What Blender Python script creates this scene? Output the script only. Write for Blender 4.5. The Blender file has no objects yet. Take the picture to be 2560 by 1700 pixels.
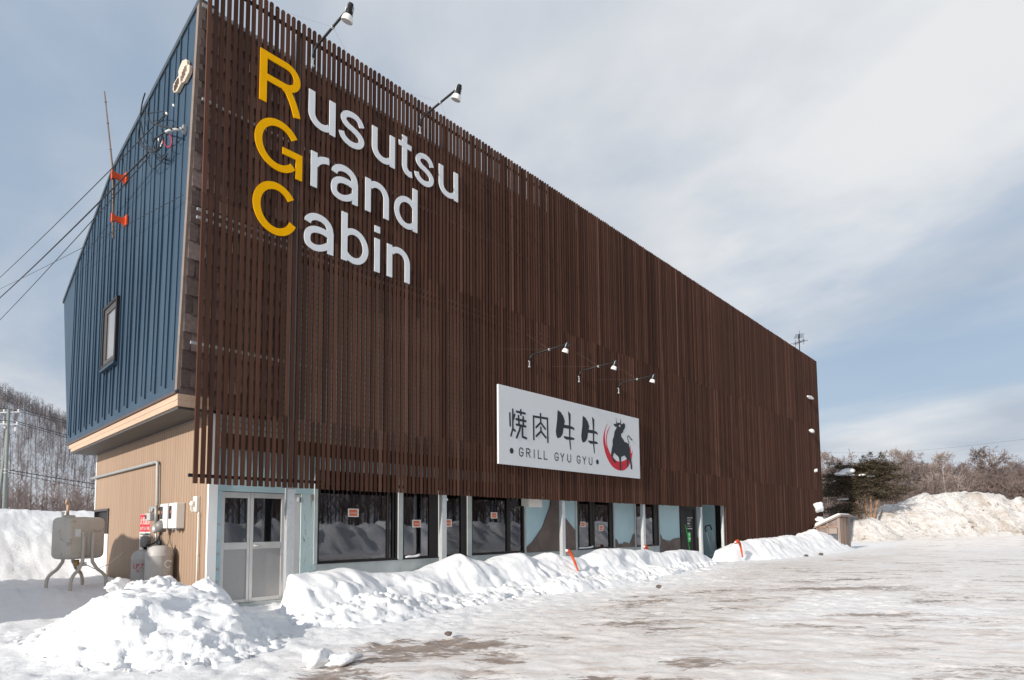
import bpy, math, random
import numpy as np
from mathutils import Vector, Matrix

C = bpy.context.scene.collection
SC = bpy.context.scene
R = math.radians

# ------------------------------------------------------------------ camera
yaw, pitch, roll = R(46.81), R(4.052), R(-0.42)
F = Vector((math.sin(yaw) * math.cos(pitch), math.cos(yaw) * math.cos(pitch), math.sin(pitch)))
RT = Vector((math.cos(yaw), -math.sin(yaw), 0))
UP = RT.cross(F)
r2 = RT * math.cos(roll) + UP * math.sin(roll)
u2 = -RT * math.sin(roll) + UP * math.cos(roll)
cam = bpy.data.cameras.new('camera')
cam.sensor_width = 36
cam.lens = 1462.75 / 2560 * 36
cam.shift_y = 366 / 2560
cam.clip_start = 0.1
cam.clip_end = 5000
co = bpy.data.objects.new('camera', cam)
C.objects.link(co)
m = Matrix.Identity(4)
for i in range(3):
    m[i][0] = r2[i]; m[i][1] = u2[i]; m[i][2] = -F[i]
m.translation = (-3.6996, -11.3124, 1.44)
co.matrix_world = m
SC.camera = co

# ------------------------------------------------------------------ light
SUN_EL, SUN_AZ = R(20), R(184.0)          # azimuth of the sun from +X, counter-clockwise
sd = Vector((math.cos(SUN_EL) * math.cos(SUN_AZ), math.cos(SUN_EL) * math.sin(SUN_AZ), math.sin(SUN_EL)))
sun = bpy.data.lights.new('sun', 'SUN')
sun.energy = 3.9
sun.angle = R(0.9)
sun.color = (1.0, 0.925, 0.83)
so = bpy.data.objects.new('sun', sun)
so.rotation_euler = (-sd).to_track_quat('-Z', 'Y').to_euler()
so.location = (-20, -10, 30)
C.objects.link(so)

W = bpy.data.worlds.new('World')
SC.world = W
W.use_nodes = True
nt = W.node_tree
N, L = nt.nodes, nt.links
bg = N['Background']
bg.inputs[1].default_value = 0.1
sky = N.new('ShaderNodeTexSky')
sky.sky_type = 'NISHITA'
sky.sun_disc = False
sky.sun_elevation = SUN_EL
sky.sun_rotation = R(90) - SUN_AZ
sky.air_density = 1.0
sky.dust_density = 1.2
tc = N.new('ShaderNodeTexCoord')
sep = N.new('ShaderNodeSeparateXYZ'); L.new(tc.outputs['Generated'], sep.inputs[0])


def wmath(op, a, b):
    n = N.new('ShaderNodeMath'); n.operation = op
    for k, v in enumerate((a, b)):
        if hasattr(v, 'links'): L.new(v, n.inputs[k])
        else: n.inputs[k].default_value = v
    return n.outputs[0]


zz = wmath('ADD', wmath('MAXIMUM', sep.outputs[2], 0.0), 0.22)
cx = wmath('DIVIDE', sep.outputs[0], zz)
cy = wmath('DIVIDE', sep.outputs[1], zz)
comb = N.new('ShaderNodeCombineXYZ'); L.new(cx, comb.inputs[0]); L.new(cy, comb.inputs[1])
mp = N.new('ShaderNodeMapping')
mp.inputs['Location'].default_value = (30.0, 7.0, 0)
mp.inputs['Rotation'].default_value = (0, 0, R(125))
mp.inputs['Scale'].default_value = (0.8, 0.6, 1)
L.new(comb.outputs[0], mp.inputs[0])
n1 = N.new('ShaderNodeTexNoise'); n1.inputs['Scale'].default_value = 1.15; n1.inputs['Detail'].default_value = 7
n1.inputs['Roughness'].default_value = 0.56; n1.inputs['Distortion'].default_value = 0.35
L.new(mp.outputs[0], n1.inputs['Vector'])
rp = N.new('ShaderNodeValToRGB')
rp.color_ramp.interpolation = 'EASE'
rp.color_ramp.elements[0].position = 0.34; rp.color_ramp.elements[0].color = (0.12, 0.12, 0.12, 1)
rp.color_ramp.elements[1].position = 0.61; rp.color_ramp.elements[1].color = (1, 1, 1, 1)
L.new(n1.outputs[0], rp.inputs[0])
n2 = N.new('ShaderNodeTexNoise'); n2.inputs['Scale'].default_value = 1.5; n2.inputs['Detail'].default_value = 7
L.new(mp.outputs[0], n2.inputs['Vector'])
rc = N.new('ShaderNodeValToRGB')
rc.color_ramp.elements[0].position = 0.40; rc.color_ramp.elements[0].color = (3.75, 4.2, 4.85, 1)
rc.color_ramp.elements[1].position = 0.60; rc.color_ramp.elements[1].color = (6.1, 6.2, 6.35, 1)
L.new(n2.outputs[0], rc.inputs[0])
sk = N.new('ShaderNodeMix'); sk.data_type = 'RGBA'; sk.inputs[0].default_value = 0.8
L.new(sky.outputs[0], sk.inputs[6]); sk.inputs[7].default_value = (2.75, 3.6, 4.75, 1)
mx = N.new('ShaderNodeMix'); mx.data_type = 'RGBA'
L.new(rp.outputs[0], mx.inputs[0]); L.new(sk.outputs[2], mx.inputs[6]); L.new(rc.outputs[0], mx.inputs[7])
L.new(mx.outputs[2], bg.inputs[0])

SC.view_settings.view_transform = 'Standard'
SC.view_settings.look = 'None'
SC.view_settings.exposure = 0.40
SC.view_settings.gamma = 1.0
SC.cycles.max_bounces = 6
SC.cycles.transparent_max_bounces = 12

# ------------------------------------------------------------------ materials


def srgb(r, g, b):
    f = lambda c: ((c / 255 + 0.055) / 1.055) ** 2.4 if c > 10 else c / 255 / 12.92
    return (f(r), f(g), f(b), 1)


class NB:
    """small node-graph builder"""
    def __init__(s, name, rough=0.6, metal=0.0, spec=0.3):
        s.m = bpy.data.materials.new(name); s.m.use_nodes = True
        s.t = s.m.node_tree; s.p = s.t.nodes['Principled BSDF']
        s.p.inputs['Roughness'].default_value = rough
        s.p.inputs['Metallic'].default_value = metal
        s.p.inputs['Specular IOR Level'].default_value = spec
        s.tc = s.t.nodes.new('ShaderNodeTexCoord')

    def n(s, typ, **kw):
        x = s.t.nodes.new(typ)
        for k, v in kw.items(): setattr(x, k, v)
        return x

    def lk(s, a, b): s.t.links.new(a, b)

    def vec(s, scale=(1, 1, 1), rot=(0, 0, 0), src='Object'):
        mp = s.n('ShaderNodeMapping')
        if any(rot): mp.vector_type = 'TEXTURE'; scale = tuple(1 / q for q in scale)
        mp.inputs['Scale'].default_value = scale; mp.inputs['Rotation'].default_value = rot
        s.lk(s.tc.outputs[src], mp.inputs[0]); return mp.outputs[0]

    def noise(s, scale, detail=4, rough=0.55, vec=None, dist=0):
        x = s.n('ShaderNodeTexNoise'); x.inputs['Scale'].default_value = scale; x.inputs['Detail'].default_value = detail
        x.inputs['Roughness'].default_value = rough; x.inputs['Distortion'].default_value = dist
        s.lk(vec if vec is not None else s.tc.outputs['Object'], x.inputs['Vector']); return x.outputs[0]

    def ramp(s, v, *stops):
        x = s.n('ShaderNodeValToRGB'); e = x.color_ramp.elements
        while len(e) < len(stops): e.new(0.5)
        for k, (p, c) in enumerate(stops):
            e[k].position = p; e[k].color = c if len(c) == 4 else (*c, 1)
        s.lk(v, x.inputs[0]); return x.outputs[0]

    def mix(s, f, a, b, mode='MIX'):
        x = s.n('ShaderNodeMix'); x.data_type = 'RGBA'; x.blend_type = mode
        for k, v in ((0, f), (6, a), (7, b)):
            if hasattr(v, 'links'): s.lk(v, x.inputs[k])
            else: x.inputs[k].default_value = v
        return x.outputs[2]

    def math(s, op, a, b=0.0):
        x = s.n('ShaderNodeMath'); x.operation = op
        for k, v in enumerate((a, b)):
            if hasattr(v, 'links'): s.lk(v, x.inputs[k])
            else: x.inputs[k].default_value = v
        return x.outputs[0]

    def col(s, c):
        if hasattr(c, 'links'): s.lk(c, s.p.inputs['Base Color'])
        else: s.p.inputs['Base Color'].default_value = c
        return s

    def bump(s, h, strength=0.3, dist=0.02):
        b = s.n('ShaderNodeBump'); b.inputs['Strength'].default_value = strength; b.inputs['Distance'].default_value = dist
        s.lk(h, b.inputs['Height']); s.lk(b.outputs[0], s.p.inputs['Normal']); return s


def plain(name, c, rough=0.5, metal=0.0, var=0.12, scale=6, bump=0.0, spec=0.3):
    b = NB(name, rough, metal, spec)
    d = tuple(x * (1 - var) for x in c[:3]) + (1,)
    e = tuple(min(1, x * (1 + var)) for x in c[:3]) + (1,)
    v = b.noise(scale, 5)
    b.col(b.ramp(v, (0.3, d), (0.7, e)))
    if bump: b.bump(b.noise(scale * 8, 4), bump, 0.01)
    return b.m


M = {}
# snow: clean, piled
b = NB('snow', 0.55)
v = b.noise(1.3, 6)
b.col(b.ramp(v, (0.3, (0.80, 0.82, 0.85)), (0.7, (0.88, 0.885, 0.89))))
h = b.mix(0.35, b.noise(9, 8, 0.65), b.noise(60, 4, 0.6))
b.bump(h, 0.55, 0.05)
M['snow'] = b.m
# dirty plowed snow; its dull tone also paints shade on the pine mound
b = NB('dirty_or_shaded_snow', 0.65)
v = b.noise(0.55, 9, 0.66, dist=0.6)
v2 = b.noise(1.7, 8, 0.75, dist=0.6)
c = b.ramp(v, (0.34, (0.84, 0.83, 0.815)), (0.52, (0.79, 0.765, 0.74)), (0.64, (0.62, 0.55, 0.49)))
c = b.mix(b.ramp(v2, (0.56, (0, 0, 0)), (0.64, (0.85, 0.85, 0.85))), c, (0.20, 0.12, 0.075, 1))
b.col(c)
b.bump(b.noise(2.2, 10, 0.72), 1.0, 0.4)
M['dirty_or_shaded_snow'] = b.m
# trodden ice of the yard
b = NB('packed_snow', 0.5)
at = b.n('ShaderNodeAttribute'); at.attribute_name = 'ice'
ad = b.n('ShaderNodeAttribute'); ad.attribute_name = 'dirt'
st = b.vec((0.85, 4.2, 1), (0, 0, R(-52)))
s1 = b.noise(1.0, 9, 0.68, st, 0.5)
s2 = b.noise(3.4, 8, 0.7, st, 0.7)
big = b.noise(0.32, 4, 0.55)
snow = b.ramp(b.noise(1.2, 7, 0.62), (0.3, (0.78, 0.79, 0.81)), (0.7, (0.88, 0.88, 0.885)))
ice = b.ramp(s1, (0.29, (0.40, 0.31, 0.255)), (0.39, (0.65, 0.57, 0.52)), (0.48, (0.80, 0.75, 0.715)), (0.59, (0.88, 0.86, 0.84)))
c = b.mix(b.math('MINIMUM', b.math('MULTIPLY', at.outputs['Fac'], b.ramp(b.noise(0.9, 7, 0.6, st), (0.3, (0.55,) * 3), (0.6, (1,) * 3))), 1.0), snow, ice)
t = b.math('ADD', b.math('ADD', b.math('MULTIPLY', ad.outputs['Fac'], 0.44), b.math('MULTIPLY', b.math('SUBTRACT', b.noise(9, 8, 0.75, b.vec((0.8, 1.9, 1), (0, 0, R(-52)))), 0.5), 0.9)), b.math('MULTIPLY', b.math('SUBTRACT', s2, 0.5), 1.25))
dm = b.ramp(t, (0.34, (0, 0, 0)), (0.50, (0.85,) * 3))
dirtc = b.ramp(b.noise(5, 6), (0.3, (0.13, 0.082, 0.055)), (0.7, (0.33, 0.25, 0.20)))
c = b.mix(dm, c, dirtc)
b.col(c)
b.lk(b.ramp(at.outputs['Fac'], (0, (0.6,) * 3), (1, (0.36,) * 3)), b.p.inputs['Roughness'])
hh = b.mix(0.35, b.noise(7, 11, 0.75), s2)
b.bump(hh, 0.6, 0.08)
M['packed_snow'] = b.m
# stained slats
b = NB('slat_wood', 0.85, 0, 0.12)
g = b.n('ShaderNodeNewGeometry')
isl = b.ramp(g.outputs['Random Per Island'], (0.0, (0.054, 0.026, 0.0185)), (0.5, (0.088, 0.042, 0.029)), (0.92, (0.112, 0.054, 0.037)), (1.0, (0.155, 0.079, 0.056)))
gr = b.noise(1.0, 7, 0.65, b.vec((38, 38, 1.1)), 0.4)
wn = b.ramp(gr, (0.3, (0.74, 0.73, 0.73)), (0.7, (1.12, 1.10, 1.07)))
c = b.mix(1.0, isl, wn, 'MULTIPLY')
blot = b.ramp(b.noise(0.45, 5), (0.35, (0.93, 0.93, 0.94)), (0.68, (1.07, 1.05, 1.03)))
c = b.mix(1.0, c, blot, 'MULTIPLY')
b.col(c); b.bump(gr, 0.25, 0.004)
M['slat'] = b.m
# shingles
b = NB('shingle', 0.75)
g = b.n('ShaderNodeNewGeometry')
c = b.ramp(g.outputs['Random Per Island'], (0, (0.085, 0.060, 0.055)), (0.8, (0.15, 0.11, 0.10)), (1, (0.24, 0.18, 0.165)))
c = b.mix(1.0, c, b.ramp(b.noise(14, 6), (0.3, (0.75,) * 3), (0.7, (1.2,) * 3)), 'MULTIPLY')
b.col(c); b.bump(b.noise(50, 5), 0.3, 0.006)
M['shingle'] = b.m
# blue coated metal
b = NB('blue_metal', 0.55, 0.0, 0.22)
v = b.noise(0.8, 6, 0.6, b.vec((1, 1.5, 0.35)))
c = b.ramp(v, (0.3, (0.027, 0.053, 0.086)), (0.7, (0.039, 0.070, 0.107)))
b.col(c); b.bump(b.noise(1.6, 3), 0.10, 0.02)
M['blue_metal'] = b.m
# beige grooved siding (grooves every 0.15 m along Y)
b = NB('beige_siding', 0.7)
sp = b.n('ShaderNodeSeparateXYZ'); b.lk(b.tc.outputs['Object'], sp.inputs[0])
fr = b.math('FRACT', b.math('DIVIDE', sp.outputs[1], 0.155))
gv = b.math('LESS_THAN', fr, 0.13)
gv = b.math('MULTIPLY', gv, b.ramp(b.noise(0.6, 3, 0.5, b.vec((1, 4, 0.3))), (0.30, (0.6,) * 3), (0.6, (1,) * 3)))
base = b.ramp(b.noise(1.1, 7, 0.6, b.vec((1, 6, 0.5))), (0.3, (0.295, 0.208, 0.146)), (0.7, (0.36, 0.255, 0.182)))
base = b.mix(b.ramp(b.noise(90, 3), (0.45, (0,) * 3), (0.75, (0.35,) * 3)), base, (0.28, 0.18, 0.115, 1))
b.col(b.mix(gv, base, (0.15, 0.10, 0.065, 1)))
b.bump(b.math('SUBTRACT', b.math('MULTIPLY', b.noise(70, 4), 0.25), gv), 0.3, 0.006)
M['beige'] = b.m
# pale timber
b = NB('pale_timber', 0.65)
v = b.noise(1.0, 6, 0.6, b.vec((20, 1.2, 20)), 0.6)
c = b.ramp(v, (0.3, (0.47, 0.325, 0.23)), (0.7, (0.55, 0.395, 0.29)))
kn = b.ramp(b.noise(2.3, 2, 0.5, b.vec((2, 1, 3))), (0.70, (0,) * 3), (0.76, (0.6,) * 3))
b.col(b.mix(kn, c, (0.36, 0.20, 0.12, 1))); b.bump(v, 0.15, 0.004)
M['timber'] = b.m
# blue stucco
b = NB('blue_stucco', 0.85)
c = b.ramp(b.noise(1.2, 6), (0.3, (0.36, 0.505, 0.55)), (0.7, (0.43, 0.575, 0.61)))
pt = b.ramp(b.noise(0.7, 8, 0.7, dist=1.2), (0.66, (0,) * 3), (0.72, (0.5,) * 3))
b.col(b.mix(pt, c, (0.34, 0.34, 0.33, 1))); b.bump(b.noise(55, 5, 0.6), 0.6, 0.012)
M['stucco'] = b.m
# lichen-patched stucco at the pier beside the door
b = NB('worn_stucco', 0.85)
c = b.ramp(b.noise(1.6, 6), (0.3, (0.40, 0.50, 0.51)), (0.7, (0.48, 0.585, 0.59)))
pt = b.ramp(b.noise(1.9, 8, 0.7, b.vec((2.2, 1, 0.6)), 1.4), (0.54, (0,) * 3), (0.60, (0.9,) * 3))
b.col(b.mix(pt, c, (0.22, 0.19, 0.165, 1))); b.bump(b.noise(50, 5), 0.6, 0.012)
M['worn_stucco'] = b.m
# brown stone cladding
b = NB('brown_stone', 0.7)
vo = b.n('ShaderNodeTexVoronoi'); vo.feature = 'DISTANCE_TO_EDGE'; vo.inputs['Scale'].default_value = 0.9
wv = b.n('ShaderNodeMixRGB') if False else None
nw = b.n('ShaderNodeTexNoise'); nw.inputs['Scale'].default_value = 1.1; nw.inputs['Detail'].default_value = 5; b.lk(b.tc.outputs['Object'], nw.inputs['Vector'])
b.lk(b.mix(0.55, b.tc.outputs['Object'], b.mix(1.0, nw.outputs[1], (9.0, 9.0, 9.0, 1), 'MULTIPLY')), vo.inputs['Vector'])
cr = b.ramp(vo.outputs['Distance'], (0.0, (0.8,) * 3), (0.012, (0,) * 3))
c = b.ramp(b.noise(2.2, 7), (0.3, (0.095, 0.072, 0.064)), (0.7, (0.165, 0.128, 0.114)))
b.col(b.mix(cr, c, (0.30, 0.21, 0.14, 1))); b.bump(b.math('SUBTRACT', b.math('MULTIPLY', b.noise(6, 6), 0.6), cr), 0.5, 0.03)
M['stone'] = b.m
# concrete plinth / grey render
M['plinth'] = plain('grey_render', (0.40, 0.43, 0.425, 1), 0.85, 0, 0.14, 2.5, 0.3)
M['grey_panel'] = plain('pale_grey_panel', (0.44, 0.44, 0.43, 1), 0.7, 0, 0.08, 2)
M['brown_beam'] = plain('dark_brown_beam', (0.045, 0.026, 0.021, 1), 0.7)
M['trim_brown'] = plain('grey_brown_trim', (0.20, 0.155, 0.13, 1), 0.6)
M['flash_brown'] = plain('brown_flashing', (0.085, 0.06, 0.055, 1), 0.5)
M['white_paint'] = plain('white_paint', (0.78, 0.78, 0.77, 1), 0.5, 0, 0.03)
M['sign_white'] = plain('sign_white', (0.63, 0.655, 0.675, 1), 0.6, 0, 0.015, 3)
M['letter_white'] = plain('letter_white', (0.71, 0.735, 0.755, 1), 0.55, 0, 0.02)
M['letter_yellow'] = plain('letter_yellow', (0.84, 0.41, 0.0, 1), 0.7, 0, 0.03, spec=0.08)
M['ink'] = plain('sign_ink', (0.022, 0.026, 0.033, 1), 0.55)
M['red'] = plain('sign_red', (0.52, 0.018, 0.035, 1), 0.5, 0, 0.04)
M['black_metal'] = plain('black_metal', (0.012, 0.012, 0.013, 1), 0.55, 0.0)
M['black_frame'] = plain('black_frame', (0.016, 0.013, 0.013, 1), 0.5, 0.0)
M['black_rubber'] = plain('black_rubber', (0.02, 0.02, 0.021, 1), 0.7)
M['grey_frame'] = plain('grey_brown_frame', (0.055, 0.05, 0.048, 1), 0.45)
M['alu'] = plain('aluminium', (0.55, 0.54, 0.53, 1), 0.42, 0.35, 0.05)
M['alu_panel'] = plain('grey_door_panel', (0.36, 0.35, 0.345, 1), 0.55, 0.1, 0.06, 40)
b = NB('galvanised_steel', 0.45, 0.55)
vo = b.n('ShaderNodeTexVoronoi'); vo.inputs['Scale'].default_value = 28
b.lk(b.vec((1, 1, 0.6)), vo.inputs['Vector'])
b.col(b.ramp(vo.outputs['Color'], (0.1, (0.54, 0.56, 0.57)), (0.9, (0.61, 0.63, 0.64))))
M['galv'] = b.m
M['soffit'] = plain('grey_soffit', (0.075, 0.068, 0.064, 1), 0.6)
M['roof'] = plain('roof_metal', (0.06, 0.075, 0.09, 1), 0.45, 0.2)
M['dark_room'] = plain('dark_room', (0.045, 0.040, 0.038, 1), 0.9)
M['lamp_white'] = plain('lamp_white', (0.78, 0.77, 0.74, 1), 0.35, 0, 0.03)
M['lamp_lens'] = plain('lamp_lens', (0.50, 0.49, 0.48, 1), 0.3)
M['tank'] = None
b = NB('tank_paint', 0.5)
v = b.noise(3.0, 6)
c = b.ramp(v, (0.3, (0.50, 0.46, 0.405)), (0.7, (0.57, 0.53, 0.47)))
pe = b.ramp(b.noise(2.6, 9, 0.72, dist=0.9), (0.57, (0,) * 3), (0.60, (0.8,) * 3))
b.col(b.mix(pe, c, (0.38, 0.34, 0.285, 1)))
M['tank'] = b.m
M['cyl'] = plain('cylinder_grey', (0.44, 0.425, 0.41, 1), 0.4, 0.0, 0.08, 5)
M['cyl_dark'] = plain('cylinder_cap_grey', (0.22, 0.215, 0.21, 1), 0.45, 0.1)
M['meter_white'] = plain('meter_ivory', (0.74, 0.71, 0.66, 1), 0.45, 0, 0.03)
M['orange'] = plain('orange_plastic', (0.58, 0.085, 0.025, 1), 0.5)
M['poster'] = plain('poster_orange', (0.62, 0.15, 0.07, 1), 0.6, 0, 0.04)
M['paper'] = plain('paper', (0.74, 0.72, 0.66, 1), 0.7, 0, 0.03)
M['green'] = plain('green_plastic', (0.04, 0.62, 0.10, 1), 0.45)
M['brass'] = plain('brass', (0.45, 0.30, 0.12, 1), 0.4, 0.7)
M['gen_concrete'] = plain('pole_concrete', (0.22, 0.24, 0.23, 1), 0.8)
M['weather_wood'] = None
b = NB('weathered_wood', 0.8)
g = b.n('ShaderNodeNewGeometry')
c = b.ramp(g.outputs['Random Per Island'], (0, (0.20, 0.15, 0.125)), (0.6, (0.33, 0.27, 0.24)), (1, (0.40, 0.25, 0.17)))
c = b.mix(1.0, c, b.ramp(b.noise(1, 6, 0.65, b.vec((25, 25, 1.5))), (0.3, (0.65,) * 3), (0.7, (1.15,) * 3)), 'MULTIPLY')
b.col(c)
M['weather_wood'] = b.m
M['bark'] = plain('bark_grey_brown', (0.215, 0.168, 0.155, 1), 0.9, 0, 0.3, 2)
M['bark_grey'] = plain('bark_ash_grey', (0.22, 0.185, 0.18, 1), 0.9, 0, 0.35, 0.06)
M['pipe_grey'] = plain('pipe_grey', (0.36, 0.37, 0.37, 1), 0.5, 0.2)
M['cream'] = plain('cream_board', (0.52, 0.43, 0.345, 1), 0.6, 0, 0.05)
M['bark_pale'] = plain('bark_pale', (0.34, 0.28, 0.25, 1), 0.9, 0, 0.3, 2)
M['pine_bark'] = plain('pine_bark', (0.25, 0.155, 0.10, 1), 0.9, 0, 0.3, 3, 0.4)
b = NB('pine_needles', 0.75)
g = b.n('ShaderNodeNewGeometry')
b.col(b.ramp(g.outputs['Random Per Island'], (0, (0.024, 0.022, 0.012)), (0.6, (0.050, 0.042, 0.024)), (1, (0.12, 0.078, 0.045))))
M['needles'] = b.m
M['rock'] = plain('rock', (0.13, 0.105, 0.09, 1), 0.85, 0, 0.3, 4, 0.5)
M['cable'] = plain('black_cable', (0.02, 0.02, 0.022, 1), 0.6)
M['bamboo'] = plain('bamboo_pole', (0.17, 0.13, 0.105, 1), 0.6)
# window glass: mostly reflecting, tinted see-through
b = NB('window_glass', 0.03)
tr = b.n('ShaderNodeBsdfTransparent'); tr.inputs[0].default_value = (0.62, 0.62, 0.63, 1)
gl = b.n('ShaderNodeBsdfGlossy'); gl.inputs['Roughness'].default_value = 0.015; gl.inputs[0].default_value = (0.85, 0.85, 0.9, 1)
fz = b.n('ShaderNodeFresnel'); fz.inputs[0].default_value = 1.52
ms = b.n('ShaderNodeMixShader')
b.lk(b.math('MINIMUM', b.math('MULTIPLY', fz.outputs[0], 2.3), 1.0), ms.inputs[0]); b.lk(tr.outputs[0], ms.inputs[1]); b.lk(gl.outputs[0], ms.inputs[2])
b.lk(ms.outputs[0], b.t.nodes['Material Output'].inputs[0])
M['glass'] = b.m
M['frosted'] = plain('net_curtain', (0.19, 0.19, 0.20, 1), 0.12, 0, 0.05, 3)

# ------------------------------------------------------------------ mesh helpers


class MB:
    def __init__(s): s.v = []; s.f = []

    def add(s, vs, fs):
        k = len(s.v); s.v.extend([tuple(map(float, p)) for p in vs]); s.f.extend([tuple(i + k for i in f) for f in fs]); return s

    def box(s, x0, x1, y0, y1, z0, z1):
        return s.add([(x, y, z) for x in (x0, x1) for y in (y0, y1) for z in (z0, z1)],
                     [(0, 1, 3, 2), (4, 6, 7, 5), (0, 4, 5, 1), (2, 3, 7, 6), (0, 2, 6, 4), (1, 5, 7, 3)])

    def hexa(s, q0, q1):
        """q0, q1: two quads (lists of 4 points) joined by sides"""
        return s.add(list(q0) + list(q1), [(3, 2, 1, 0), (4, 5, 6, 7)] + [(i, (i + 1) % 4, 4 + (i + 1) % 4, 4 + i) for i in range(4)])

    def tube(s, pts, rad, n=8, cap=True):
        pts = [Vector(p) for p in pts]
        rr = rad if hasattr(rad, '__len__') else [rad] * len(pts)
        vs = []; fs = []
        up = None
        for i, p in enumerate(pts):
            d = (pts[min(i + 1, len(pts) - 1)] - pts[max(i - 1, 0)]).normalized()
            if up is None or abs(up.dot(d)) > 0.98:
                up = Vector((0, 0, 1)) if abs(d.z) < 0.9 else Vector((1, 0, 0))
            a = d.cross(up).normalized(); bb = a.cross(d).normalized(); up = bb
            for k in range(n):
                t = 2 * math.pi * k / n
                vs.append(p + (a * math.cos(t) + bb * math.sin(t)) * rr[i])
        for i in range(len(pts) - 1):
            for k in range(n):
                fs.append((i * n + k, i * n + (k + 1) % n, (i + 1) * n + (k + 1) % n, (i + 1) * n + k))
        if cap:
            fs.append(tuple(range(n - 1, -1, -1))); fs.append(tuple((len(pts) - 1) * n + k for k in range(n)))
        return s.add(vs, fs)

    def lathe(s, prof, n=24, base=(0, 0, 0), axis=None):
        """prof: (radius, height) along axis from base"""
        ax = Vector(axis or (0, 0, 1)).normalized()
        a = ax.orthogonal().normalized(); bb = ax.cross(a); B = Vector(base)
        vs = []; fs = []
        for r, h in prof:
            for k in range(n):
                t = 2 * math.pi * k / n
                vs.append(B + ax * h + (a * math.cos(t) + bb * math.sin(t)) * max(r, 1e-4))
        for i in range(len(prof) - 1):
            for k in range(n):
                fs.append((i * n + k, i * n + (k + 1) % n, (i + 1) * n + (k + 1) % n, (i + 1) * n + k))
        fs.append(tuple(range(n - 1, -1, -1))); fs.append(tuple((len(prof) - 1) * n + k for k in range(n)))
        return s.add(vs, fs)

    def prism(s, poly, fn, d0, d1):
        """2-D polygon extruded from depth d0 to d1; fn(u, v, d) -> 3-D point"""
        n = len(poly)
        return s.add([fn(u, v, d0) for u, v in poly] + [fn(u, v, d1) for u, v in poly],
                     [tuple(range(n)), tuple(range(2 * n - 1, n - 1, -1))] + [(i, n + i, n + (i + 1) % n, (i + 1) % n) for i in range(n)])

    def build(s, name, mat, parent=None, smooth=False, bevel=0.0, rec=True):
        me = bpy.data.meshes.new(name)
        me.from_pydata(s.v, [], s.f)
        me.update()
        o = bpy.data.objects.new(name, me)
        C.objects.link(o)
        if mat: me.materials.append(M[mat] if isinstance(mat, str) else mat)
        if parent:
            o.parent = parent
        if rec:
            import bmesh
            bm = bmesh.new(); bm.from_mesh(me)
            bmesh.ops.recalc_face_normals(bm, faces=bm.faces[:])
            bm.to_mesh(me); bm.free()
        if smooth:
            me.polygons.foreach_set('use_smooth', [True] * len(me.polygons))
        if bevel:
            md = o.modifiers.new('edge', 'BEVEL'); md.width = bevel; md.segments = 2; md.limit_method = 'ANGLE'
        return o


def tag(o, label=None, cat=None, group=None, kind=None):
    if label: o['label'] = label
    if cat: o['category'] = cat
    if group: o['group'] = group
    if kind: o['kind'] = kind
    return o


def thing(name, label, cat, loc=(0, 0, 0), group=None, rz=0):
    o = bpy.data.objects.new(name, None)
    o.empty_display_size = 0.2
    o.location = loc; o.rotation_euler = (0, 0, rz)
    C.objects.link(o)
    return tag(o, label, cat, group)


def dup(root, loc, rz=0, scale=None, label=None, group=None):
    r = root.copy(); C.objects.link(r); r.location = loc; r.rotation_euler = (0, 0, rz)
    if scale: r.scale = scale
    if label: r['label'] = label
    if group: r['group'] = group
    for ch in list(root.children):
        c = ch.copy(); C.objects.link(c); c.parent = r
        for g in list(ch.children):
            d = g.copy(); C.objects.link(d); d.parent = c
    return r


# numpy value noise ------------------------------------------------
def vnoise(x, y, seed=0):
    xi = np.floor(x).astype(np.int64); yi = np.floor(y).astype(np.int64)
    fx = x - xi; fy = y - yi
    fx = fx * fx * fx * (fx * (fx * 6 - 15) + 10); fy = fy * fy * fy * (fy * (fy * 6 - 15) + 10)

    def h(a, c):
        n = (a * 374761393 + c * 668265263 + seed * 982451653) & 0xffffffff
        n = ((n ^ (n >> 13)) * 1274126177) & 0xffffffff
        n = n ^ (n >> 16)
        return (n & 0xffff) / 65535.0
    return (h(xi, yi) * (1 - fx) + h(xi + 1, yi) * fx) * (1 - fy) + (h(xi, yi + 1) * (1 - fx) + h(xi + 1, yi + 1) * fx) * fy


def fbm(x, y, oct=5, seed=0, gain=0.5):
    s = 0; a = 1; t = 0
    for k in range(oct):
        ca, sa = math.cos(0.6 * k), math.sin(0.6 * k)
        s = s + a * vnoise((x * ca - y * sa) * 2 ** k + 17.3 * k, (x * sa + y * ca) * 2 ** k - 9.1 * k, seed + k); t += a; a *= gain
    return s / t


def billow(x, y, oct=4, seed=0, gain=0.5):
    s = 0; a = 1; t = 0
    for k in range(oct):
        s = s + a * np.abs(2 * vnoise(x * 2 ** k + 5.7 * k, y * 2 ** k + 3.3 * k, seed + k) - 1); t += a; a *= gain
    return s / t


def cells(x, y, seed=0):
    """Worley cells: random value of the nearest cell and distance to the border (F2 - F1)"""
    xi = np.floor(x).astype(np.int64); yi = np.floor(y).astype(np.int64)
    f1 = np.full(x.shape, 9.0); f2 = np.full(x.shape, 9.0); val = np.zeros(x.shape)
    for dx in (-1, 0, 1):
        for dy in (-1, 0, 1):
            a, c = xi + dx, yi + dy
            n = (a * 374761393 + c * 668265263 + seed * 974711) & 0xffffffff
            n = ((n ^ (n >> 13)) * 1274126177) & 0xffffffff
            n = n ^ (n >> 16)
            px, py, pv = (n & 1023) / 1023.0, ((n >> 10) & 1023) / 1023.0, ((n >> 20) & 1023) / 1023.0
            d = np.hypot(a + px - x, c + py - y)
            new = d < f1
            f2 = np.where(new, f1, np.minimum(f2, d)); val = np.where(new, pv, val); f1 = np.where(new, d, f1)
    return val, f2 - f1


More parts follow.
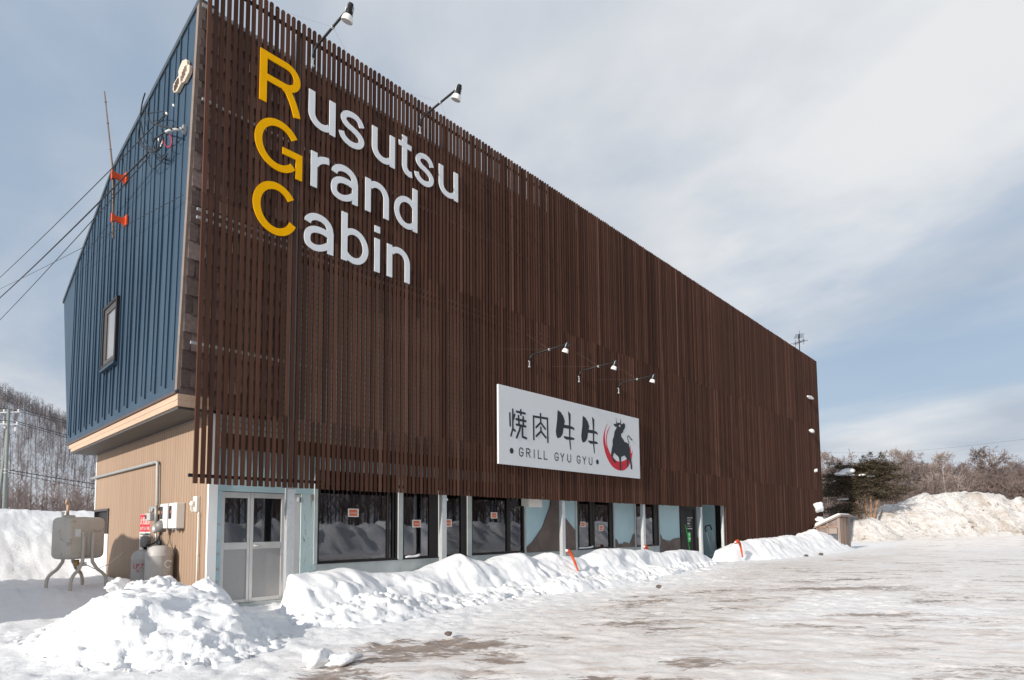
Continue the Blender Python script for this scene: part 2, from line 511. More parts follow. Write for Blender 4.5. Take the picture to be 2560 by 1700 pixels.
def chunks(x, y, seed=0, sc=3.0, wob=0.5):
    u = x * sc + wob * (2 * fbm(x * sc * 0.8, y * sc * 0.8, 3, seed + 5) - 1); v = y * sc + wob * (2 * fbm(x * sc * 0.8 + 9, y * sc * 0.8, 3, seed + 6) - 1)
    c, e = cells(u, v, seed)
    return c * np.clip(e * 2.6, 0, 1) ** 0.6


def sstep(a, b, x):
    t = np.clip((x - a) / (b - a), 0, 1); return t * t * (3 - 2 * t)


def grid_obj(name, X, Y, Z, mat, keep=None, attrs=None):
    ny, nx = X.shape
    me = bpy.data.meshes.new(name)
    vs = np.stack([X, Y, Z], -1).reshape(-1, 3)
    idx = np.arange(nx * ny).reshape(ny, nx)
    f = np.stack([idx[:-1, :-1], idx[:-1, 1:], idx[1:, 1:], idx[1:, :-1]], -1).reshape(-1, 4)
    if keep is not None:
        k = keep.reshape(-1)
        f = f[k[f].any(1)]
        used = np.zeros(len(vs), bool); used[f.reshape(-1)] = True
        mp_ = np.cumsum(used) - 1
        vs = vs[used]; f = mp_[f]
    me.from_pydata(vs.tolist(), [], f.tolist())
    me.polygons.foreach_set('use_smooth', [True] * len(me.polygons))
    if attrs:
        for an, av in attrs.items():
            a = me.attributes.new(an, 'FLOAT', 'POINT')
            a.data.foreach_set('value', av.reshape(-1).astype(np.float32))
    me.update()
    o = bpy.data.objects.new(name, me); C.objects.link(o)
    me.materials.append(M[mat])
    return o
# ------------------------------------------------------------------ ground


def ground_h(x, y):
    left = sstep(6.0, 15.5, y) * (1 - sstep(2.0, 26.0, x)) * 2.28
    left = left * (0.86 + 0.28 * fbm(x * 0.16, y * 0.16, 3, 5))
    lowl = 0.31 * sstep(1.5, 4.5, y) * (1 - sstep(0.3, 0.6, x))
    east = 0.62 * sstep(40, 58, x) * sstep(-60, 0, y + 30)
    far = 0.9 * sstep(60, 130, np.hypot(x, y))
    return -0.05 + np.maximum(left, lowl) + east + far


def axis(dense, lo, hi, n=34):
    d = np.concatenate([np.arange(a, b_, s) for a, b_, s in dense])
    k = np.linspace(0, 1, n)[1:]
    a = d[0] - (d[0] - lo) * k ** 3; c = d[-1] + (hi - d[-1]) * k ** 3
    return np.concatenate([a[::-1], d, c])


gx = axis([(-6, 18, 0.06), (18, 40, 0.2), (40, 70, 0.8)], -900, 900)
gy = axis([(-11.3, 0.6, 0.06), (0.6, 26, 0.3)], -900, 900)
GX, GY = np.meshgrid(gx, gy)
GZ = ground_h(GX, GY)
# distance outside the toe of the bank along the front
toe_x = np.array([-6, 0.57, 1.66, 3.0, 4.5, 11, 15.2, 18.4, 20, 23, 28, 40])
toe_y = np.array([-3.3, -3.1, -3.26, -3.2, -2.87, -2.87, -1.85, -1.35, -1.0, -1.5, -2.0, -1.6])
TY = np.interp(GX, toe_x, toe_y)
near = np.exp(-np.maximum(GX, 0) ** 2 / 900.0)
out = TY - GY
ice = sstep(0.1, 2.4, out - 0.5 * sstep(6, 0, GX)) * sstep(-1.2, 1.8, GX + 0.12 * (GY + 6) + 0.9)
ice = np.maximum(ice, sstep(44, 50, GX) * 0.7)
ice = ice * (0.35 + 0.65 * sstep(0.30, 0.5, fbm(GX * 0.32, GY * 0.5, 4, 21) + 0.10))
# patches of grit and bare dirt showing through
ang = math.radians(-52)
u = GX * math.cos(ang) + GY * math.sin(ang); w_ = -GX * math.sin(ang) + GY * math.cos(ang)
dn = fbm(u * 0.55, w_ * 1.5, 6, 31, 0.6)
lump = np.zeros_like(GX)
for (px, py, rx, ry, a) in ((0.05, -5.55, 0.8, 0.42, 1.15), (1.10, -5.25, 0.9, 0.40, 1.2), (1.45, -5.75, 0.9, 0.35, 1.1), (-0.45, -5.75, 0.6, 0.35, 1.1), (0.95, -4.75, 0.5, 0.22, 1.1), (1.9, -6.35, 1.3, 0.4, 0.9), (4.3, -6.6, 2.3, 0.7, 0.6),
                            (6.7, -5.0, 2.4, 0.8, 0.6), (9.5, -5.7, 3.0, 0.9, 0.5), (0.6, -4.9, 0.6, 0.3, 0.8), (2.2, -8.2, 1.6, 0.5, 0.75), (13, -7, 4, 1.2, 0.45)):
    lump = np.maximum(lump, a * np.exp(-((GX - px) / rx) ** 2 - ((GY - py) / ry) ** 2))
trk = np.zeros_like(GX)
for (off, bend, amp_) in ((-2.2, 0.004, 0.5), (0.6, 0.006, 0.7), (3.4, -0.003, 0.6), (6.5, 0.002, 0.7), (9.0, -0.004, 0.5), (13.0, 0.003, 0.6), (17.5, 0.0, 0.5)):
    for side in (-0.75, 0.75):
        dd = w_ - (off + side + bend * u * u + 0.25 * (fbm(u * 0.15 + off, u * 0, 2, 70) - 0.5))
        trk = np.maximum(trk, amp_ * np.exp(-(dd / 0.17) ** 2) * sstep(0.35, 0.6, fbm(u * 0.35 + off * 3, w_ * 0.3, 3, 71)))
dirt = np.clip(0.75 * trk * ice + 0.26 * ice + 0.62 * ice * sstep(0.50, 0.70, dn) + lump * sstep(0.33, 0.62, fbm(u * 1.1, w_ * 2.6, 6, 77, 0.62)) * 1.3, 0, 1.4)
rough = (billow(GX * 2.6, GY * 2.6, 4, 3) * 0.045 + (fbm(GX * 4.5, GY * 4.5, 4, 8, 0.6) - 0.5) * 0.075 + chunks(GX, GY, 2, 6.0) * 0.03)
mask_near = np.exp(-(np.maximum(np.hypot(GX - 2, GY + 5) - 6, 0) / 30.0) ** 2)
GZ = GZ + (rough - 0.045) * (1 - 0.5 * ice) * mask_near - 0.015 * np.clip(dirt, 0, 1) * mask_near
GZ = GZ + 0.16 * (billow(GX * 0.55, GY * 0.55, 5, 4) - 0.4) * sstep(3, 9, GY) * (1 - sstep(1, 14, GX))
# trampled strip in front of the door
door_pad = np.exp(-((GX - 1.2) / 0.9) ** 2 - ((GY + 0.6) / 0.9) ** 2)
GZ = GZ + 0.05 * door_pad * (billow(GX * 3.5, GY * 3.5, 3, 12) - 0.3)
inside = (GX > 0.6) & (GX < 22.5) & (GY > 0.62) & (GY < 9.6)
GZ = np.where(inside, np.minimum(GZ, -0.1), GZ)
g = grid_obj('snowy_ground', GX, GY, GZ, 'packed_snow', None, {'ice': ice, 'dirt': dirt})
tag(g, 'snow-covered yard of packed ice with brown grit showing through', 'ground', kind='structure')

# ------------------------------------------------------------------ heaps of snow


def heap(name, label, x0, x1, y0, y1, step, hf, mat='snow', cat='snow bank', jit=0.04, seed=0, sink=0.12):
    xs = np.arange(x0, x1 + step, step); ys = np.arange(y0, y1 + step, step)
    X, Y = np.meshgrid(xs, ys)
    H = hf(X, Y)
    G = ground_h(X, Y)
    Z = G + H
    keep = H > 0.0
    Z = np.where(H > 0, Z, G - sink)
    f = 1.3 / (step * 10)
    Xj = X + jit * (2 * fbm(X * 1.7 + 3, Y * 1.7 + Z * 2.2, 4, seed + 50) - 1) * np.clip(H * 3, 0, 1)
    Yj = Y + jit * (2 * fbm(X * 1.7 + 40, Y * 1.7 + Z * 2.2, 4, seed + 60) - 1) * np.clip(H * 3, 0, 1)
    o = grid_obj(name, Xj, Yj, Z, mat, keep)
    return tag(o, label, cat)


cr_x = np.array([1.2, 1.46, 2.3, 2.62, 3.36, 4.47, 5.07, 5.7, 6.48, 7.16, 7.8, 8.44, 9.21, 9.93, 10.5, 11, 11.74, 12.87, 13.65, 14.4, 15.44, 16.9, 18.16, 18.9, 19.5, 20.0])
cr_z = np.array([0.45, 0.66, 0.67, 0.73, 0.61, 0.58, 0.73, 0.93, 0.67, 0.81, 0.88, 0.66, 0.82, 0.69, 0.58, 0.76, 0.84, 0.81, 0.74, 0.76, 0.56, 0.63, 0.54, 0.36, 0.12, 0.0])


def front_bank(X, Y):
    hc = np.interp(X, cr_x, cr_z)
    yc = -0.75 + 0.12 * (2 * fbm(X * 0.9, X * 0 + 2.2, 3, 2) - 1)
    yt = np.interp(X, toe_x, toe_y)
    t = np.clip((yc - Y) / (yc - yt), 0, 1.2)
    foot = 0.52 + 0.16 * (2 * fbm(X * 0.7, Y * 0 + 7.7, 3, 9) - 1)
    main = hc * (1 - 0.80 * sstep(0.06, 1.0, t / np.maximum(foot, 0.2)))
    apron = 0.20 * hc / 0.75 * (1 - sstep(0.55, 1.02, t))
    h = np.where(t < foot, main, np.minimum(main, 0.20 * hc + 0 * apron) * (1 - sstep(foot, 1.0, t)))
    back = sstep(0.0, 1.15, Y - yc)
    h = np.where(Y > yc, hc * (1 - 0.45 * back), h)
    lump = billow(X * 0.5, Y * 0.75, 4, 11, 0.36) - 0.32
    fine = fbm(X * 2.4, Y * 2.4, 5, 13, 0.55) - 0.5
    slope = np.clip(4 * t * (1.1 - t), 0.15, 1)
    h = h + lump * (0.06 + 0.40 * slope) * np.clip(hc / 0.6, 0, 1) + fine * (0.05 + 0.09 * slope) * np.clip(hc / 0.5, 0, 1)
    h = h + (chunks(X, Y, 5, 1.7) - 0.35) * 0.09 * np.clip(slope, 0.25, 1) * np.clip(hc / 0.5, 0, 1)
    # crumbled toe
    h = h + (chunks(X, Y, 7, 5.2) * 0.07 + chunks(X, Y, 8, 9.5) * 0.07) * sstep(0.35, 0.65, t) * (1 - sstep(0.88, 1.10, t)) * np.clip(hc / 0.5, 0, 1)
    edge = np.where(Y > -0.9, 1.44 + 0.47 * (Y + 0.7), 1.35 + 0.40 * (Y + 0.9))
    left = sstep(-0.10, 0.16, X - edge + 0.16 * (2 * fbm(Y * 2.2, X * 0.6, 3, 4) - 1))
    h = h * left
    ends = sstep(20.1, 19.0, X)
    return h * ends - 0.03 - 0.25 * sstep(1.0, 1.15, t)


heap('snow_bank', 'long lumpy white snow bank under the row of shop windows', 0.5, 20.2, -3.5, 0.52, 0.05, front_bank, jit=0.09, seed=1)


def left_pile(X, Y):
    d1 = np.sqrt(((X + 1.02) / 1.42) ** 2 + ((Y + 1.75) / 2.5) ** 2)
    d2 = np.sqrt(((X + 0.30) / 0.95) ** 2 + ((Y - 0.5) / 1.35) ** 2)
    h1 = 0.53 * (1 - sstep(0.45, 1.04, d1))
    h2 = 0.55 * (1 - sstep(0.25, 1.05, d2))
    d3 = np.sqrt(((X + 0.02) / 0.55) ** 2 + ((Y + 0.9) / 0.9) ** 2)
    h3 = 0.48 * (1 - sstep(0.15, 1.0, d3))
    d4 = np.sqrt(((X - 0.1) / 0.42) ** 2 + ((Y + 2.2) / 0.5) ** 2)
    h4 = 0.12 * (1 - sstep(0.2, 1.0, d4))
    h = np.maximum(np.maximum(h1, h2), np.maximum(h3, h4)) + 0.35 * np.minimum(h1, h2)
    m_ = np.clip(h / 0.35, 0, 1)
    h = h + m_ * ((fbm(X * 0.9, Y * 0.9, 3, 23, 0.4) - 0.5) * 0.50 + (billow(X * 1.7, Y * 1.7, 3, 24, 0.5) - 0.36) * 0.10 + (chunks(X, Y, 3, 1.3) - 0.35) * 0.10 + (chunks(X, Y, 4, 5.0) - 0.35) * 0.045 + (fbm(X * 4, Y * 4, 4, 27) - 0.5) * 0.13)
    h = h + (chunks(X, Y, 6, 5.5) * 0.075 + chunks(X, Y, 9, 12.0) * 0.05) * (1 - sstep(0.92, 1.22, np.minimum(d1, d3 * 0.8))) * sstep(0.5, 0.85, d1)
    return np.where(X > 0.46, h * sstep(0.60, 0.46, X + 0.6 * (Y < 0.5)), h) - 0.03


heap('snow_heap', 'tall white shovelled snow heap in front of the beige wall, nearest the camera', -3.4, 0.9, -5.1, 2.4, 0.035, left_pile, cat='snow heap', jit=0.08, seed=3)


def added_shade_heap(X, Y):  # unseen heap, added and shaped to shade the side wall, tank and cylinders
    d = (np.abs((X + 6.3) / 2.1) ** 3 + np.abs((Y - 4.5) / 3.5) ** 4)
    h = 3.05 * (1 - sstep(0.3, 1.1, d))
    return h + np.clip(h / 0.6, 0, 1) * ((billow(X * 0.6, Y * 0.6, 4, 83, 0.45) - 0.36) * 0.35) - 0.03


heap('snow_heap', 'big snow heap added out of view left of the tank to shade the lower beige wall', -8.8, -3.9, 0.6, 8.4, 0.12, added_shade_heap, cat='snow heap', jit=0.1, seed=13)


def right_bank(X, Y):
    hx = np.interp(X, [20.9, 21.5, 22.4, 25, 28.5, 31.5, 32.5, 33.6, 35.2, 37.0, 38.5], [0.0, 0.45, 0.80, 0.92, 0.90, 1.0, 1.28, 1.1, 0.98, 0.55, 0.0])
    yt = np.interp(X, [20.5, 22.5, 24, 28, 33, 37, 39], [-1.1, -1.3, -1.9, -2.3, -2.5, -2.3, -1.9])
    yc = -0.75
    t = np.clip((yc - Y) / (yc - yt), 0, 1.2)
    h = np.where(Y > yc, hx * (1 - 0.25 * sstep(0, 0.9, Y - yc)), hx * (1 - sstep(0.05, 1.0, t)))
    h = h + np.clip(h / 0.4, 0, 1) * ((billow(X * 0.8, Y * 1.0, 5, 33, 0.5) - 0.36) * 0.34 + (billow(X * 3, Y * 3, 3, 37, 0.6) - 0.33) * 0.10)
    return h - 0.03


heap('snow_bank', 'smooth white snow bank along the foot of the slats at the far facade end', 20.6, 39.2, -3.0, -0.04, 0.08, right_bank, jit=0.06, seed=5)


def plow_bank(X, Y):
    ax, ay = 53.5, 0.2; bx, by = 120.0, -62.0
    ll = math.hypot(bx - ax, by - ay); dx, dy = (bx - ax) / ll, (by - ay) / ll
    s = (X - ax) * dx + (Y - ay) * dy; q = (X - ax) * -dy + (Y - ay) * dx     # q > 0 away from the camera side
    top = np.interp(s, [-4, 0, 4, 9, 13, 18, 26, 40, 90], [0.0, 2.2, 3.1, 3.6, 2.9, 1.6, 1.5, 1.7, 1.8])
    h = top * (1 - sstep(0.10, 1.0, np.abs(q) / np.where(q < 0, 4.6, 6.0)))
    h = h + np.clip(h / 0.8, 0, 1) * ((billow(X * 0.42, Y * 0.42, 6, 43, 0.58) - 0.33) * 1.15 + (billow(X * 1.7, Y * 1.7, 4, 47, 0.6) - 0.33) * 0.35)
    return h - 0.05


heap('plowed_snow_bank', 'high dirty plowed snow ridge with brown clods across the yard', 47, 100, -46, 9, 0.2, plow_bank, 'dirty_or_shaded_snow', jit=0.2, seed=7)


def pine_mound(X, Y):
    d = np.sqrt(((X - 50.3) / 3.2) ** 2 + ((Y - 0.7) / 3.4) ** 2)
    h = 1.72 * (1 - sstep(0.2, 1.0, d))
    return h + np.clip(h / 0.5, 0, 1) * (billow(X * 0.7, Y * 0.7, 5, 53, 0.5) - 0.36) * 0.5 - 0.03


heap('snow_mound', 'rounded white snow mound at the foot of the evergreen tree', 46.6, 54, -3.2, 4.6, 0.12, pine_mound, 'dirty_or_shaded_snow', cat='snow mound', jit=0.1, seed=9)  # duller snow colour stands in for shade on this mound


def road_bank(X, Y):
    q = (Y + 21.0) + 1.6 * (fbm(X * 0.12, X * 0, 3, 3) - 0.5)
    h = 1.75 * (1 - sstep(0.1, 1.0, np.abs(q) / 3.2))
    return h + np.clip(h / 0.5, 0, 1) * (billow(X * 0.6, Y * 0.6, 5, 63, 0.6) - 0.36) * 1.3 - 0.03


heap('snow_bank', 'snow bank across the road, seen mirrored in the shop windows', -10, 75, -25.5, -16.8, 0.28, road_bank, jit=0.15, seed=11)
# ------------------------------------------------------------------ the building
B = thing('restaurant_building', 'large three-storey building screened by dark brown vertical wood slats, with a blue metal gable end', 'building')


def part(mb, name, mat, parent=None, label=None, **k):
    o = mb.build(name, mat, parent or B, **k)
    if label: o['label'] = label
    return o


WB, WT = 0.60, 0.37             # Y of the front wall at z 3.75 and at the parapet


def wy(z): return WB + (WT - WB) * (z - 3.75) / 7.95


def gxp(Y, z): return -0.10 + 0.10 * max(0.0, (z - 4.1) / 7.6) * max(0.0, 1 - Y / 6.0)


def gp(Y, z, d=0.0): return (gxp(Y, z) - d, Y, z)


gable = [(0.60, 4.04), (10.35, 4.04), (10.55, 4.2), (11.05, 5.7), (12.1, 8.92), (6.26, 10.86), (0.36, 11.72), (0.48, 8.0)]


def roofz(Y):
    if Y > 6.26: return 10.86 + (Y - 6.26) * (8.92 - 10.86) / (12.1 - 6.26)
    return 11.72 + (Y - 0.36) * (10.86 - 11.72) / (6.26 - 0.36)


mb = MB()
# wall skin as strips so the slight warp follows cleanly
ys = [0.6 + 0.335 * k for k in range(30)]
mb.prism(gable, lambda u, v, d: (gxp(u, v) + d, u, v), 0.0, 0.10)
for k in range(1, 34):
    Y = 0.98 + 0.335 * (k - 1)
    strong = k % 2 == 0
    Y += 0.02 if strong else -0.02
    z0 = 4.21 if strong else 4.31
    z1 = roofz(Y) - 0.03
    if Y > 10.4: continue
    hw, dp = (0.012, 0.030) if strong else (0.009, 0.018)
    zz_ = list(np.linspace(z0, z1, 4))
    for a, c_ in zip(zz_[:-1], zz_[1:]):
        mb.hexa([gp(Y - hw, a, -0.01), gp(Y + hw, a, -0.01), gp(Y + hw, c_, -0.01), gp(Y - hw, c_, -0.01)],
                [gp(Y - hw, a, dp), gp(Y + hw, a, dp), gp(Y + hw, c_, dp), gp(Y - hw, c_, dp)])
part(mb, 'gable_wall', 'blue_metal', label='blue standing-seam metal gable wall')
mb = MB()
mb.hexa([gp(0.6, 4.04, 0.0), gp(10.4, 4.06, 0.0), gp(10.4, 4.2, 0.0), gp(0.6, 4.2, 0.0)], [gp(0.6, 4.04, 0.028), gp(10.4, 4.06, 0.028), gp(10.4, 4.19, 0.02), gp(0.6, 4.19, 0.02)])
part(mb, 'base_flashing', 'blue_metal')
mb = MB()
mb.box(-0.16, 0.1, 0.58, 10.25, 3.985, 4.035)
part(mb, 'drip_strip', 'flash_brown')
# rake trim along the roof edge
mb = MB()
for (Ya, Yb) in ((0.36, 6.26), (6.26, 12.1)):
    za, zb = roofz(Ya), roofz(Yb)
    mb.hexa([gp(Ya, za - 0.06, 0.035), gp(Yb, zb - 0.06, 0.035), gp(Yb, zb + 0.05, 0.035), gp(Ya, za + 0.05, 0.035)],
            [(0.3, Ya, za - 0.06), (0.3, Yb, zb - 0.06), (0.3, Yb, zb + 0.05), (0.3, Ya, za + 0.05)])
part(mb, 'rake_trim', 'roof')
# corner board between blue metal and shingles
mb = MB()
mb.hexa([(-0.135, 0.70, 4.06), (-0.135, 0.585, 4.06), (-0.005, 0.585, 4.06), (-0.005, 0.70, 4.06)],
        [(-0.035, 0.47, 11.72), (-0.035, 0.345, 11.72), (0.09, 0.345, 11.72), (0.09, 0.47, 11.72)])
part(mb, 'corner_board', 'trim_brown')
# roof slabs
mb = MB()
for (Ya, za, Yb, zb) in ((0.40, 11.72, 6.26, 10.86), (6.26, 10.86, 12.1, 8.92)):
    mb.hexa([(0.32, Ya, za - 0.1), (37.7, Ya, za - 0.1), (37.7, Yb, zb - 0.1), (0.32, Yb, zb - 0.1)],
            [(0.32, Ya, za), (37.7, Ya, za), (37.7, Yb, zb), (0.32, Yb, zb)])
part(mb, 'roof', 'roof')
mb = MB()
mb.hexa([(0.32, 12.05, 8.9), (37.7, 12.05, 8.9), (37.7, 10.5, 4.1), (0.32, 10.5, 4.1)], [(0.32, 11.9, 8.9), (37.7, 11.9, 8.9), (37.7, 10.35, 4.1), (0.32, 10.35, 4.1)])
mb.box(0.6, 37.7, 9.62, 9.75, -0.1, 4.1)
mb.box(37.55, 37.7, 0.7, 9.6, -0.1, 10.2)
part(mb, 'back_wall', 'grey_panel')
# mansard front: boarding plus shingles on the part one can see
mb = MB()
for x0, x1, z0 in ((0.0, 1.86, 3.76), (1.86, 37.6, 7.32)):
    mb.hexa([(x0, wy(z0), z0), (x1, wy(z0), z0), (x1, wy(11.6), 11.6), (x0, wy(11.6), 11.6)],
            [(x0, wy(z0) + 0.12, z0), (x1, wy(z0) + 0.12, z0), (x1, wy(11.6) + 0.12, 11.6), (x0, wy(11.6) + 0.12, 11.6)])
part(mb, 'upper_front_wall', 'shingle')
mb = MB()
rng = random.Random(4)
row = 0
z = 3.78
while z < 11.5:
    xa, xb = (-0.09 + 0.10 * (z - 4) / 7.6, 1.84) if z < 7.2 else (-0.09 + 0.10 * (z - 4) / 7.6, 9.0)
    x = xa + 0.012 - (0.0 if row % 2 == 0 else 0.16)
    h = 0.352
    while x < xb - 0.05:
        w = 0.315 + rng.uniform(-0.02, 0.02)
        x0, x1 = max(x, xa + 0.012), min(x + w - 0.008, xb)
        if x1 - x0 > 0.05:
            th = 0.034 + rng.uniform(-0.004, 0.006)
            dz = rng.uniform(-0.012, 0.01)
            cut = 0.10 if (x1 - x0) > 0.2 else 0.03
            poly = [(x0, z + dz), (x1 - cut, z + dz), (x1 - cut * 0.3, z + dz + 0.045), (x1, z + dz + 0.13), (x1, z + h + 0.03), (x0, z + h + 0.03)]
            n = len(poly)
            fr = [(px, wy(pz) - 0.004 - th * max(0.1, 1 - (pz - z) / (h + 0.03)), pz) for px, pz in poly]
            bk = [(px, wy(pz) + 0.004, pz) for px, pz in poly]
            mb.add(fr + bk, [tuple(range(n))] + [(i, n + i, n + (i + 1) % n, (i + 1) % n) for i in range(n)])
        x += w
    z += h; row += 1
part(mb, 'shingle_cladding', 'shingle', label='weathered brown scalloped shingles behind the slats')
mb = MB()
mb.box(0.02, 37.6, 0.335, 0.50, 11.60, 11.68)
part(mb, 'parapet_cap', 'galv')
# fascia beams, soffit
mb = MB(); mb.box(-0.125, 0.46, 0.565, 10.10, 3.87, 3.983); part(mb, 'timber_fascia', 'timber', bevel=0.006)
mb = MB(); mb.box(-0.125, 0.46, 0.545, 9.82, 3.752, 3.866); part(mb, 'timber_fascia', 'timber', bevel=0.006)
bpy.data.objects['timber_fascia'].data.transform(Matrix.Translation((0, 0, 0.0)))
mb = MB(); mb.box(-0.10, 0.50, 0.60, 9.80, 3.70, 3.748); part(mb, 'soffit', 'soffit')
# beige side wall
mb = MB()
mb.box(0.50, 0.62, 0.655, 8.02, -0.15, 3.70)
mb.box(0.50, 0.62, 8.02, 9.60, 2.03, 3.70)
mb.box(0.50, 0.62, 8.02, 9.60, -0.15, 1.36)
part(mb, 'side_wall', 'beige', label='beige grooved siding of the ground floor')
mb = MB(); mb.box(0.485, 0.56, 9.60, 9.68, -0.1, 3.70); part(mb, 'edge_trim', 'white_paint')
mb = MB(); mb.box(0.484, 0.498, 0.66, 9.6, 3.655, 3.698); part(mb, 'wall_top_trim', 'trim_brown')
# front corner column
mb = MB(); mb.box(0.482, 0.648, 0.585, 0.655, -0.15, 3.70); part(mb, 'corner_column', 'white_paint')
# small side window with a white panel below
mb = MB()
mb.box(0.46, 0.60, 8.0, 9.6, 2.0, 2.06); mb.box(0.47, 0.60, 8.00, 8.06, 1.36, 2.0); mb.box(0.47, 0.60, 9.54, 9.6, 1.36, 2.0)
wf = part(mb, 'window', 'grey_frame', label='small dark window in the beige side wall')
mb = MB(); mb.box(0.56, 0.58, 8.06, 9.54, 1.36, 2.0); part(mb, 'pane', 'black_frame', wf)
mb = MB(); mb.box(0.478, 0.498, 8.0, 9.6, 0.0, 1.355); part(mb, 'lower_panel', 'white_paint')

# -------- front wall, ground floor
mb = MB()
mb.box(0.65, 1.82, 0.60, 0.74, 3.335, 3.70); mb.box(1.82, 37.5, 0.60, 0.74, 3.335, 7.30)
part(mb, 'grey_wall', 'grey_panel')
mb = MB()
z = 3.46
while z < 7.2:
    mb.box(0.65 if z < 3.7 else 1.84, 9.0, 0.594, 0.602, z, z + 0.012); z += 0.125
part(mb, 'wall_joints', 'soffit')
mb = MB(); mb.box(0.65, 22.9, 0.50, 0.72, 3.035, 3.33); part(mb, 'floor_beam', 'brown_beam')
mb = MB()
mb.box(0.65, 22.9, 0.605, 0.74, 2.76, 3.033)         # header over the windows
mb.box(0.65, 2.72, 0.605, 0.74, 2.20, 2.758)
mb.box(0.65, 0.735, 0.605, 0.74, -0.1, 2.198)
mb.box(9.56, 12.08, 0.605, 0.74, 0.695, 2.758)
mb.box(14.40, 15.80, 0.605, 0.74, 0.695, 2.758)
mb.box(17.68, 19.42, 0.605, 0.74, 0.35, 2.758)
mb.box(20.95, 23.0, 1.25, 1.40, -0.1, 2.758)
mb.box(22.9, 23.0, 0.62, 1.25, -0.1, 3.033)
part(mb, 'stucco_wall', 'stucco', label='pale blue rough stucco of the ground floor')
mb = MB(); mb.box(2.36, 2.72, 0.592, 0.74, -0.1, 2.198); part(mb, 'stucco_pier', 'worn_stucco', label='worn blue stucco pier between door and windows')
mb = MB()
mb.box(2.722, 17.66, 0.597, 0.74, -0.1, 0.685)
for a, c_ in ((2.66, 2.74), (4.885, 5.02), (6.17, 6.23), (7.18, 7.335), (9.52, 9.585), (12.07, 12.16), (14.36, 14.42), (15.79, 15.885), (17.65, 17.70)):
    mb.box(a, c_, 0.575, 0.74, 0.687, 2.758)
part(mb, 'grey_plinth', 'plinth', label='grey rendered plinth and window piers')
# stone cladding, a jagged mountain outline and low pieces
S3 = lambda u, v, d: (u, d, v)
mb = MB(); mb.prism([(9.60, 0.70), (9.60, 0.84), (9.90, 1.02), (10.36, 1.46), (10.53, 1.77), (10.73, 2.09), (10.80, 2.40), (11.16, 2.40), (11.25, 2.15), (11.48, 1.78), (12.03, 1.35), (12.05, 0.70)], S3, 0.57, 0.604); part(mb, 'stone_cladding', 'stone')
mb = MB(); mb.prism([(14.43, 0.70), (14.43, 1.02), (14.55, 0.98), (14.69, 0.76), (14.78, 0.84), (14.90, 0.80), (15.05, 0.88), (15.29, 0.85), (15.40, 0.78), (15.52, 0.92), (15.70, 1.18), (15.78, 1.14), (15.78, 0.70)], S3, 0.573, 0.604); part(mb, 'stone_cladding', 'stone')
mb = MB(); mb.prism([(17.71, 0.36), (17.71, 1.16), (17.80, 1.08), (17.89, 0.95), (18.25, 0.87), (18.60, 0.86), (18.85, 0.94), (19.40, 0.97), (19.40, 0.36)], S3, 0.573, 0.604); part(mb, 'stone_cladding', 'stone')
mb = MB(); mb.box(20.97, 22.88, 1.215, 1.249, -0.1, 0.92)
part(mb, 'stone_cladding', 'stone', label='dark stone cladding in the recess')
# interior
mb = MB()
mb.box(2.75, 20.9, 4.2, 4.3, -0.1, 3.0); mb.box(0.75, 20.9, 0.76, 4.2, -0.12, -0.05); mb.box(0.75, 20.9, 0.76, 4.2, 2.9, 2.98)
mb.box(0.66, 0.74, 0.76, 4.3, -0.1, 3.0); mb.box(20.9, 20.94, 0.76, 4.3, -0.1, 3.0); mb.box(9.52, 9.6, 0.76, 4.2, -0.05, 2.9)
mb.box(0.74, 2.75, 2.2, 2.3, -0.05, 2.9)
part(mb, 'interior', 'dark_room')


def shop_window(x0, x1, z0, z1, mull=(), yf=0.61, rail=0.05, label=None, sill=False):
    mb = MB()
    mb.box(x0, x1, yf, yf + 0.09, z0, z0 + rail); mb.box(x0, x1, yf, yf + 0.09, z1 - rail, z1)
    mb.box(x0, x0 + rail, yf, yf + 0.09, z0 + rail, z1 - rail); mb.box(x1 - rail, x1, yf, yf + 0.09, z0 + rail, z1 - rail)
    for a in mull: mb.box(a[0], a[1], yf + 0.008, yf + 0.082, z0 + rail, z1 - rail)
    mb.box(x0 - 0.01, x1 + 0.01, yf - 0.02, yf - 0.002, z0 - 0.012, z0 + 0.02)
    w = part(mb, 'window', 'black_frame', label=label)
    mb = MB(); mb.box(x0 + rail, x1 - rail, yf + 0.05, yf + 0.062, z0 + rail, z1 - rail); part(mb, 'pane', 'glass', w)
    return w


w1 = shop_window(2.745, 4.88, 0.69, 2.75, ((4.60, 4.655), (4.74, 4.78)), label='wide black-framed window nearest the door')
shop_window(5.025, 6.165, 0.69, 2.75, ((5.90, 6.11),), label='black-framed window in front of the second post')
shop_window(6.24, 7.175, 0.69, 2.75, ((6.98, 7.12),))
w4 = shop_window(7.34, 9.515, 0.70, 2.75, ((8.79, 8.93),), label='wide black-framed window with white cards inside')
shop_window(12.165, 13.15, 0.69, 2.75, ((12.17, 12.32), (12.95, 13.15)))
shop_window(13.155, 14.355, 0.69, 2.75, ((14.15, 14.35),))
shop_window(15.89, 17.645, 0.69, 2.75, ((15.9, 16.0), (17.30, 17.64)))
for i, (xa, xb, za, zb) in enumerate([(7.66, 8.10, 1.74, 1.82), (7.66, 8.10, 1.63, 1.71), (7.66, 8.09, 1.52, 1.60), (8.22, 8.50, 1.76, 1.85), (8.20, 8.50, 1.64, 1.72), (8.20, 8.50, 1.52, 1.60), (8.2, 8.49, 1.43, 1.49), (7.76, 8.00, 1.22, 1.29), (7.83, 8.0, 1.08, 1.16), (7.90, 8.0, 0.98, 1.02)]):
    mb = MB(); mb.box(xa + 0.04, xb + 0.04, 0.84, 0.845, za, zb); part(mb, 'menu_card', 'paper', w4)
